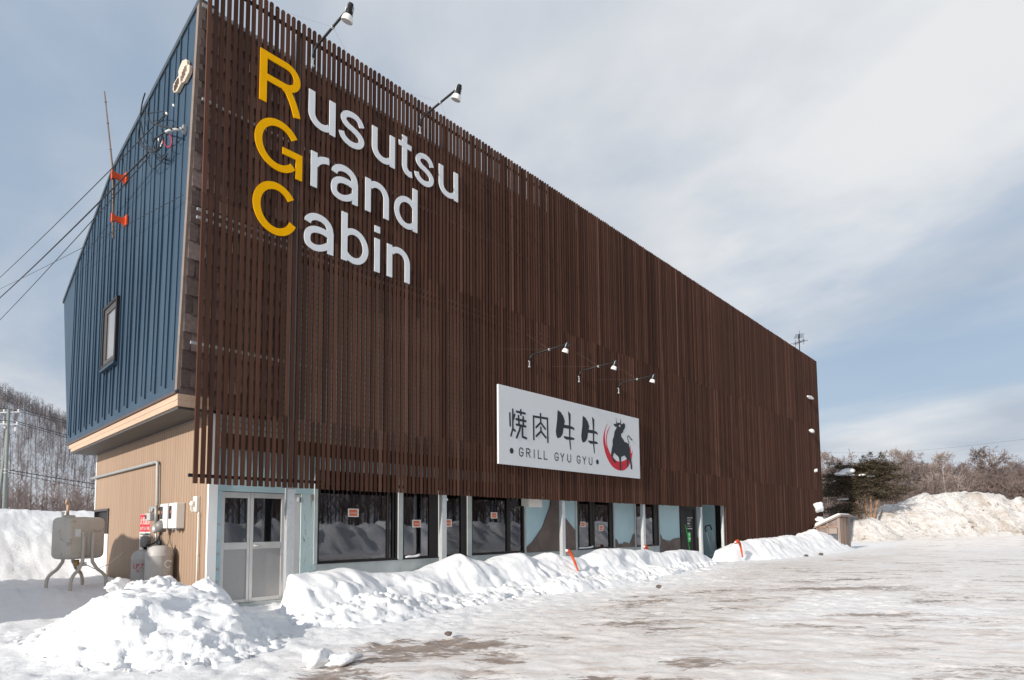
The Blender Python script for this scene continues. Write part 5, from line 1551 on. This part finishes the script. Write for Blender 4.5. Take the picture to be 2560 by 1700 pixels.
# ------------------------------------------------------------------ roof antenna
AN = thing('tv_antenna', 'spindly television antenna rising behind the far end of the roof', 'antenna', (36.0, 0.45, 11.7))
mb = MB(); mb.tube([(0, 0, 0), (0, 0, 2.05)], 0.03, 8); mb.build('mast', 'black_metal', AN)
mb = MB()
for z, a in ((1.95, 0.4), (1.55, 1.1)):
    d = Vector((math.cos(a), math.sin(a), 0)); q = Vector((-d.y, d.x, 0)); o_ = Vector((0, 0, z))
    mb.tube([o_ - d * 0.45, o_ + d * 0.45], 0.02, 6)
    for t in (-0.42, -0.2, 0.0, 0.2, 0.4): mb.tube([o_ + d * t - q * 0.26, o_ + d * t + q * 0.26], 0.013, 5)
    for t in (-0.35, 0.3): mb.tube([o_ + d * t - Vector((0, 0, 0.25)), o_ + d * t + Vector((0, 0, 0.25))], 0.013, 5)
mb.build('elements', 'black_metal', AN)
# ------------------------------------------------------------------ trees


def segs_mesh(name, segs, mat, sides=3):
    """segs: array (n, 8) of p0, p1, r0, r1 -> one mesh of thin tapered prisms"""
    S = np.array(segs, float)
    p0, p1, ra, rb = S[:, :3], S[:, 3:6], S[:, 6], S[:, 7]
    d = p1 - p0; d /= np.linalg.norm(d, axis=1, keepdims=True) + 1e-9
    ref = np.where(np.abs(d[:, 2:3]) < 0.9, np.array([[0, 0, 1.0]]), np.array([[1.0, 0, 0]]))
    a = np.cross(d, ref); a /= np.linalg.norm(a, axis=1, keepdims=True) + 1e-9
    b_ = np.cross(d, a)
    V = []
    for k in range(sides):
        t = 2 * math.pi * k / sides
        o = a * math.cos(t) + b_ * math.sin(t)
        V.append(p0 + o * ra[:, None]); V.append(p1 + o * rb[:, None])
    V = np.stack(V, 1)                       # n, 2*sides, 3
    n = len(S); base = (np.arange(n) * 2 * sides)[:, None]
    Fs = []
    for k in range(sides):
        k2 = (k + 1) % sides
        Fs.append(base + np.array([[2 * k, 2 * k2, 2 * k2 + 1, 2 * k + 1]]))
    Fs = np.concatenate(Fs, 0)
    me = bpy.data.meshes.new(name)
    me.vertices.add(n * 2 * sides); me.vertices.foreach_set('co', V.reshape(-1))
    me.loops.add(Fs.size); me.loops.foreach_set('vertex_index', Fs.reshape(-1).astype(np.int32))
    me.polygons.add(len(Fs)); me.polygons.foreach_set('loop_start', np.arange(0, Fs.size, 4, dtype=np.int32))
    me.update(); me.validate()
    me.materials.append(M[mat])
    return me


def bare_tree(seed, h=10.0, spread=0.5, levels=5, larch=False, tr=0.14, twig=0.022):
    rng = np.random.default_rng(seed)
    trunk, crown = [], []
    p = np.zeros(3); d = np.array([rng.normal(0, .05), rng.normal(0, .05), 1.0]); n = 9
    pts = [p.copy()]
    for k in range(n):
        d = d + rng.normal(0, 0.05 if larch else 0.10, 3); d[2] = abs(d[2]) + 0.3; d /= np.linalg.norm(d)
        p = p + d * h / n * (1.0 if larch else 0.86); pts.append(p.copy())
    rad = lambda t: tr * (1 - 0.86 * t)
    for k in range(n): trunk.append([*pts[k], *pts[k + 1], rad(k / n), rad((k + 1) / n)])

    def grow(p, d, ln, r, lv):
        k = 3 if lv > 1 else 2
        q = p; dd = d
        for j in range(k):
            dd = dd + rng.normal(0, 0.16, 3) + np.array([0, 0, 0.05 if not larch else -0.02]); dd /= np.linalg.norm(dd)
            e = q + dd * ln / k
            ra, rb = max(twig, r * (1 - 0.6 * j / k)), max(twig * 0.75, r * (1 - 0.6 * (j + 1) / k))
            crown.append([*q, *e, ra, rb])
            if lv > 0:
                for _ in range(2 if lv < 3 else 1 + (rng.random() < 0.6)):
                    s = rng.normal(0, 1, 3); s -= dd * s.dot(dd); s /= np.linalg.norm(s) + 1e-6
                    nd = dd * 0.75 + s * rng.uniform(0.45, 0.85); nd /= np.linalg.norm(nd)
                    grow(e, nd, ln * rng.uniform(0.45, 0.68), r * 0.5, lv - 1)
            q = e
    nb = 44 if larch else 15
    for i in range(nb):
        t = rng.uniform(0.14, 0.98) if larch else rng.uniform(0.22, 1.0)
        j = min(int(t * n), n - 1); f = t * n - j
        s = pts[j] * (1 - f) + pts[j + 1] * f
        az = rng.uniform(0, 6.28)
        if larch:
            ln = h * 0.23 * (1.08 - t) + 0.25; nd = np.array([math.cos(az), math.sin(az), rng.uniform(0.05, 0.35)]); lv = 1 if ln < 1.3 else 2
        else:
            ln = h * spread * (0.75 - 0.45 * t) * rng.uniform(0.7, 1.2); nd = np.array([math.cos(az) * 0.75, math.sin(az) * 0.75, rng.uniform(0.55, 1.1)]); lv = levels - 2
        nd /= np.linalg.norm(nd)
        grow(s, nd, ln, rad(t) * 0.6, lv)
    return trunk, crown


protos = []
for k, (kw, bark) in enumerate((({'seed': 1, 'h': 10.5, 'spread': 0.44}, 'bark'), ({'seed': 2, 'h': 9.0, 'spread': 0.5}, 'bark'), ({'seed': 3, 'h': 11.5, 'spread': 0.36}, 'bark'),
                               ({'seed': 4, 'h': 8.0, 'spread': 0.5}, 'bark'), ({'seed': 5, 'h': 12, 'larch': True}, 'bark'), ({'seed': 6, 'h': 10.5, 'larch': True}, 'bark'), ({'seed': 7, 'h': 11, 'spread': 0.36}, 'bark_pale'))):
    t_, c_ = bare_tree(**kw)
    protos.append((segs_mesh('trunk', t_, bark, 6), segs_mesh('crown', c_, bark, 3)))


def plant(k, loc, rz, sc, label, cat='tree', group=None, name='bare_tree'):
    t = thing(name, label, cat, loc, group, rz)
    t.scale = (sc[0], sc[0], sc[1])
    for nm, me in zip(('trunk', 'crown'), protos[k]):
        o = bpy.data.objects.new(nm, me); C.objects.link(o); o.parent = t
    return t


rng = np.random.default_rng(42)
GW = 'bare trees beyond the plowed snow'
# a wood running behind the plowed bank, three loose rows
A0, A1 = np.array([70.0, 36.0]), np.array([128.0, -46.0])
for row, (off, cnt) in enumerate(((0, 36), (7, 34), (15, 32))):
    for i in range(cnt):
        t = (i + rng.uniform(-0.35, 0.35)) / cnt
        p = A0 + (A1 - A0) * t + np.array([0.816, 0.578]) * (off + rng.uniform(-2.2, 2.2))
        k = int(rng.choice([0, 1, 2, 3, 0, 1, 5, 6], 1)[0])
        s = rng.uniform(0.86, 1.12) * (0.97 + 0.06 * row)
        z = 0.8
        plant(k, (p[0], p[1], z), rng.uniform(0, 6.28), (s * rng.uniform(1.0, 1.25), s), 'bare grey-brown tree, one of many in the wood beyond the plowed snow ridge', group=GW)
q = along(2470, 1300, 92); plant(4, (q.x, q.y, 0.6), 0.4, (1.3, 1.08), 'tall conical bare larch standing above the other trees at the right')
q = along(2275, 1300, 88); plant(6, (q.x, q.y, 0.6), 2.0, (0.9, 1.14), 'pale slender bare tree rising just right of the evergreen')

# undergrowth and brush beneath the wood: one mass nobody could count
segs = []
for i in range(5200):
    t = rng.uniform(0, 1)
    p = A0 + (A1 - A0) * t + np.array([0.816, 0.578]) * rng.uniform(-6.0, 15)
    h = rng.uniform(1.5, 5.2); a = rng.uniform(0, 6.28); l_ = rng.uniform(0.1, 0.5) * h
    segs.append([p[0], p[1], 0.4, p[0] + math.cos(a) * l_, p[1] + math.sin(a) * l_, 0.4 + h, 0.035, 0.02])
    for _ in range(2):
        f = rng.uniform(0.4, 0.8); b0 = np.array([p[0] + math.cos(a) * l_ * f, p[1] + math.sin(a) * l_ * f, 0.4 + h * f]); b1 = b0 + rng.normal(0, 0.5, 3) + np.array([0, 0, 0.6])
        segs.append([*b0, *b1, 0.022, 0.016])
o = bpy.data.objects.new('brush', segs_mesh('brush', segs, 'bark')); C.objects.link(o)
tag(o, 'tangled bare brush under the trees beyond the plowed snow', 'brush', kind='stuff')
# distant wooded rise far behind on the right, and woods across the road (mirrored in the glass)


def forest(name, label, place, n, seed, hmin=8, hmax=13, tw=26, rt=0.2, rb=0.055, bark='bark'):
    rng = np.random.default_rng(seed)
    base = np.array([place(rng) for _ in range(n)])
    S = []
    for (x, y, z) in base:
        h = rng.uniform(hmin, hmax)
        lean = rng.normal(0, 0.03, 2)
        top = np.array([x + lean[0] * h, y + lean[1] * h, z + h * 0.9])
        b0 = np.array([x, y, z - 0.5])
        S.append([*b0, *top, rt, rt * 0.35])
        ts = rng.uniform(0.30, 1.0, tw); az = rng.uniform(0, 6.28, tw)
        ln = h * (0.32 - 0.20 * ts) * rng.uniform(0.7, 1.3, tw)
        for t, a, l_ in zip(ts, az, ln):
            s = b0 + (top - b0) * t
            e = s + np.array([math.cos(a) * l_ * 0.75, math.sin(a) * l_ * 0.75, l_ * 0.8])
            S.append([*s, *e, rb, rb * 0.5])
    o = bpy.data.objects.new(name, segs_mesh(name, S, bark)); C.objects.link(o)
    return tag(o, label, 'forest', kind='stuff')


forest('woodland', 'dense bare woodland across the road, mirrored in the windows', lambda r: (r.uniform(-25, 95), -27 - 22 * r.random() ** 1.3, 0.3), 620, 5, 6, 11, 30, 0.11, 0.03)

# ------------------------------------------------------------------ evergreen
PT = thing('evergreen_tree', 'dark spreading evergreen with several orange-brown trunks beyond the shed', 'tree', (50.1, 0.2, 1.9))
pb = np.array([50.1, 0.2, 1.9])
tr_top = []
for k, (b0, tp, r0) in enumerate((((49.80, 0.47, 1.7), (49.75, 0.75, 5.4), 0.17), ((50.10, 0.13, 1.7), (49.95, 0.20, 6.3), 0.13), ((50.27, -0.06, 1.7), (50.25, -0.30, 6.6), 0.14), ((50.45, -0.22, 1.7), (50.7, -0.95, 6.5), 0.14))):
    mb = MB()
    b0, tp = Vector(b0), Vector(tp)
    mid = b0.lerp(tp, 0.45) + Vector((0, 0.06 * (1.5 - k), 0))
    mb.tube(smooth3([b0 - Vector(pb), b0.lerp(mid, 0.5) - Vector(pb), mid - Vector(pb), tp - Vector(pb)], 3), [r0 * (1 - 0.085 * i) for i in range(10)], 9)
    mb.build('trunk', 'pine_bark', PT, smooth=True)
    tr_top.append((b0, mid, tp))
rng = np.random.default_rng(8)
nv, nf, br = [], [], []


def needles(c, r, n, flat=0.4):
    P = c + rng.normal(0, 1, (n, 3)) * np.array([r, r, r * flat * 0.8])
    for p in P:
        d = (p - c) * np.array([1, 1, 0.4]) + rng.normal(0, 0.12, 3); d /= np.linalg.norm(d) + 1e-6
        l_ = rng.uniform(0.10, 0.22); s = np.cross(d, rng.normal(0, 1, 3)); s /= np.linalg.norm(s) + 1e-6
        w = l_ * 0.26
        k = len(nv); nv.extend([p - s * w * 0.5, p + s * w * 0.5, p + d * l_ + s * w * 0.2, p + d * l_ - s * w * 0.2]); nf.append((k, k + 1, k + 2, k + 3))


def bough(s, az, ln, rise, droop, n=5, dens=26, pad=0.21):
    q = np.array(s, float)
    prev = q.copy()
    for j in range(1, n + 1):
        t = j / n
        p = q + np.array([math.cos(az) * ln * t, math.sin(az) * ln * t, rise * ln * t - droop * ln * t * t])
        br.append([*prev, *p, 0.045 * (1.1 - t), 0.045 * (1.02 - t)])
        if j > 1:
            for _ in range(2):
                c = p + rng.normal(0, 1, 3) * np.array([0.24, 0.24, 0.05]) * (1.2 - 0.3 * t)
                br.append([*p, *c, 0.014, 0.008])
                needles(c, pad * (1.1 - 0.35 * t), dens)
        prev = p


for (b0, mid, tp) in tr_top:
    for i in range(22):
        t = rng.uniform(0.46, 1.0)
        s = np.array(b0.lerp(tp, t))
        az = rng.uniform(0, 6.28)
        ln = (1.75 * (1.06 - t) ** 0.6 + 0.35) * rng.uniform(0.35, 1.35)
        bough(s, az, ln, rng.uniform(0.05, 0.4), 0.25)
    for i in range(8): needles(np.array(tp) + np.array([0, 0, 0.11 * i - 0.1]), 0.24 - 0.027 * i, 26, 1.0)
# long side boughs to the left and right seen against the wood
for (s, az, ln, rise, droop) in (((49.8, 0.7, 4.6), 2.35, 2.7, 0.10, 0.05), ((49.8, 0.6, 5.1), 2.2, 1.9, 0.35, 0.1), ((49.8, 0.6, 3.6), 2.4, 2.9, 0.22, 0.15), ((49.8, 0.5, 3.1), 2.4, 2.5, -0.05, 0.20), ((49.8, 0.55, 2.8), 2.5, 2.2, -0.12, 0.15), ((49.7, 0.7, 3.3), 2.8, 2.3, -0.15, 0.10),
                               ((49.7, 0.5, 2.6), 2.9, 1.6, -0.05, 0.12), ((50.4, -0.5, 4.6), -0.85, 2.5, -0.02, 0.12), ((50.4, -0.5, 5.2), -0.85, 2.2, 0.15, 0.1), ((50.4, -0.4, 4.1), -0.8, 1.9, -0.05, 0.05), ((50.4, -0.6, 5.8), -1.0, 1.5, 0.2, 0.1), ((49.75, 0.8, 5.3), 2.0, 1.3, 1.0, 0.1),
                               ((49.75, 0.75, 5.0), 2.6, 2.4, 0.12, 0.1), ((49.8, 0.6, 4.2), 2.35, 3.0, 0.12, 0.1), ((50.3, -0.4, 3.7), -0.9, 1.6, 0.0, 0.1), ((49.8, 0.6, 4.9), 2.5, 2.6, 0.16, 0.1), ((49.8, 0.7, 5.2), 2.3, 2.2, 0.2, 0.1), ((49.7, 0.7, 4.0), 2.5, 3.2, 0.1, 0.08), ((49.7, 0.7, 3.9), 2.1, 2.6, 0.15, 0.12), ((49.7, 0.7, 3.0), 2.6, 2.8, 0.0, 0.12), ((49.8, 0.6, 2.6), 2.3, 2.0, -0.1, 0.1), ((49.9, 0.3, 5.8), 2.4, 1.6, 0.3, 0.1), ((50.2, -0.3, 6.0), 2.6, 1.5, 0.3, 0.1), ((49.6, 1.0, 4.5), 2.6, 2.3, 0.05, 0.08)):
    bough(s, az, ln, rise, droop, 8, 40, 0.26)
o = bpy.data.objects.new('branches', segs_mesh('branches', br, 'bark', 4)); C.objects.link(o); o.parent = PT; o.location = -Vector(pb)
mb = MB(); mb.v = [tuple(v) for v in nv]; mb.f = nf
o = mb.build('crown', 'needles', PT, rec=False); o.location = -Vector(pb)
for k, (x, y, z, s) in enumerate(((48.95, 1.10, 5.78, (0.5, 0.55, 0.24)), (48.55, 1.5, 5.55, (0.35, 0.45, 0.16)), (49.2, 1.0, 5.45, (0.4, 0.5, 0.12)), (49.3, 0.7, 6.25, (0.28, 0.3, 0.10)), (48.0, 2.0, 5.0, (0.22, 0.22, 0.08)), (49.4, 0.2, 5.45, (0.2, 0.3, 0.10)), (50.0, -0.3, 5.35, (0.22, 0.32, 0.10)), (50.1, -0.5, 5.75, (0.16, 0.25, 0.08)), (49.0, 1.5, 3.55, (0.3, 0.4, 0.08)))):
    o = stone('snow load', x, y, z, s, 'snow', 'snow_load', sd=70 + k)
    o.parent = PT; o.location = Vector((x, y, z)) - Vector(pb)
    for key in ('label', 'category'):
        if key in o: del o[key]

# ------------------------------------------------------------------ hillside on the left
hx = np.linspace(-500, 420, 150); hy = np.linspace(110, 720, 100)
HX, HY = np.meshgrid(hx, hy)


def hill_h(x, y):
    ridge = 68 - 0.46 * (x - 44) + 16 * (fbm(x * 0.008, y * 0 + 1.1, 3, 91) - 0.5)
    ridge = np.clip(ridge, 14, 118)
    return 2 + ridge * sstep(135, 430, y - 0.25 * x) * (0.93 + 0.14 * fbm(x * 0.012, y * 0.012, 4, 92))


HZ = hill_h(HX, HY)
hl = grid_obj('hill', HX, HY, HZ, 'snow')
tag(hl, 'steep snow-covered hillside rising behind the building at the left', 'hill', kind='structure')


def on_hill(r):
    # denser along the ridge and within the part of the hill the yard looks at
    for _ in range(100):
        x = r.uniform(-60, 150); y = r.uniform(130, 500)
        dx, dy = x + 3.7, y + 11.3
        if 0.0 < dx / dy < 0.30 or r.random() < 0.12:
            return (x, y, float(hill_h(np.array(x), np.array(y))))
    return (x, y, float(hill_h(np.array(x), np.array(y))))


forest('hillside_forest', 'bare winter forest covering the snowy hillside', on_hill, 3600, 6, 5, 11, 18, 0.095, 0.038, 'bark_grey')
forest('shrubs', 'low bare shrubs at the foot of the hillside behind the snow field', lambda r: (lambda x, y: (x, y, 2.0))(r.uniform(0, 34), r.uniform(68, 105)), 260, 8, 2, 5.5, 40, 0.05, 0.03)

# far wooded ridge on the right behind the evergreen
hx = np.linspace(120, 420, 60); hy = np.linspace(-60, 140, 40)
HX, HY = np.meshgrid(hx, hy)
h2 = lambda x, y: 0.5 + 13 * sstep(130, 260, x - 0.2 * y) * (0.8 + 0.4 * fbm(x * 0.01, y * 0.01, 3, 95)) * sstep(-60, 30, y)
hl = grid_obj('hill', HX, HY, h2(HX, HY), 'snow')
tag(hl, 'low wooded rise far behind the evergreen at the right', 'hill', kind='structure')


def on_rise(r):
    x = r.uniform(140, 300); y = r.uniform(-20, 110)
    return (x, y, float(h2(np.array(x), np.array(y))))


forest('rise_forest', 'reddish bare trees covering the low far rise at the right', on_rise, 900, 16, 8, 13, 24, 0.16, 0.06)

# ------------------------------------------------------------------ utility poles and lines
UP_ = thing('utility_pole', 'grey concrete utility pole with two crossarms on the left, before the wooded hill', 'utility pole', (4.1, 64.8, 1.5))
mb = MB(); mb.tube([(4.14, 65.0, 0.5), (3.97, 64.3, 13.6)], [0.19, 0.13], 12); loc_build(mb, 'pole', 'gen_concrete', UP_, smooth=True)
for (a, c_, z1, z2) in (((2.6, 65.6), (4.75, 63.7), 13.15, 13.3), ((2.7, 65.6), (4.7, 63.8), 12.1, 12.05)):
    mb = MB(); mb.tube([(a[0], a[1], z1), (c_[0], c_[1], z2)], 0.06, 6); loc_build(mb, 'crossarm', 'galv', UP_)
    mb = MB()
    for t in (0.04, 0.5, 0.96):
        p = Vector((a[0], a[1], z1)).lerp(Vector((c_[0], c_[1], z2)), t)
        mb.lathe([(0.04, 0), (0.09, 0.06), (0.05, 0.12), (0.09, 0.18), (0.04, 0.26)], 8, p + Vector((0, 0, 0.05)))
    loc_build(mb, 'insulators', 'lamp_white', UP_, smooth=True)
mb = MB(); mb.lathe([(0.2, 0), (0.2, 0.4), (0.05, 0.45)], 12, (4.6, 63.8, 11.35)); mb.lathe([(0.12, 0), (0.12, 0.25)], 10, (3.8, 64.4, 11.6)); loc_build(mb, 'switch_box', 'cyl', UP_)
mb = MB()
for z in (7.55, 7.2): mb.lathe([(0.22, 0), (0.22, 0.06)], 12, (4.06, 64.66, z))
loc_build(mb, 'pole_band', 'galv', UP_)
UP2 = thing('utility_pole', 'slanting grey strut pole leaning against the utility pole', 'utility pole', (3.8, 65.3, 1.5))
mb = MB(); mb.tube([(3.62, 65.5, 0.5), (3.72, 65.3, 5.0), (3.99, 64.5, 11.6)], [0.16, 0.15, 0.12], 10); loc_build(mb, 'pole', 'gen_concrete', UP2, smooth=True)


def span(label, a, b_, r, sag, n=13, name='power_line', group=None):
    a, b_ = Vector(a), Vector(b_)
    mb = MB(); mb.tube([a.lerp(b_, t) - Vector((0, 0, sag * 4 * t * (1 - t))) for t in np.linspace(0, 1, n)], r, 5)
    return tag(mb.build(name, 'cable', smooth=True), label, 'power line', group)


GL = 'power lines before the hill'
for k, (lab, px0, py0, px1, py1, r) in enumerate((('highest power line leaving the upper crossarm to the right', 43, 1021, 300, 1083, 0.03), ('second power line from the upper crossarm, just below the highest', 22, 1022, 300, 1088, 0.03),
                                                  ('upper line of the pair leaving the lower crossarm', 41, 1053, 300, 1120, 0.035), ('lower line of the pair leaving the lower crossarm', 22, 1052, 300, 1128, 0.03),
                                                  ('thick communication line below the crossarms', 24, 1175, 300, 1218, 0.045), ('lowest communication line on the pole', 20, 1181, 300, 1232, 0.03))):
    span(lab, along(px0, py0, 58), along(px1, py1, 80), r, 0.1, group=GL)
for k, (lab, px0, py0) in enumerate((('power line running off the upper crossarm to the left edge', 20, 1022), ('power line running off the lower crossarm to the left edge', 20, 1052))):
    span(lab, along(px0, py0, 58), along(-140, py0 - 8, 50), 0.03, 0.05)
for lab, pp in (('long thin wire crossing the sky above the trees at the right', ((2030, 1132.5, 72), (2267, 1128, 66), (2527, 1102, 58), (2760, 1070, 50))),):
    P = [along(*p) for p in pp]
    mb = MB(); mb.tube(smooth3(P, 8), 0.008, 5)
    tag(mb.build('power_line', 'cable', smooth=True), lab, 'power line')
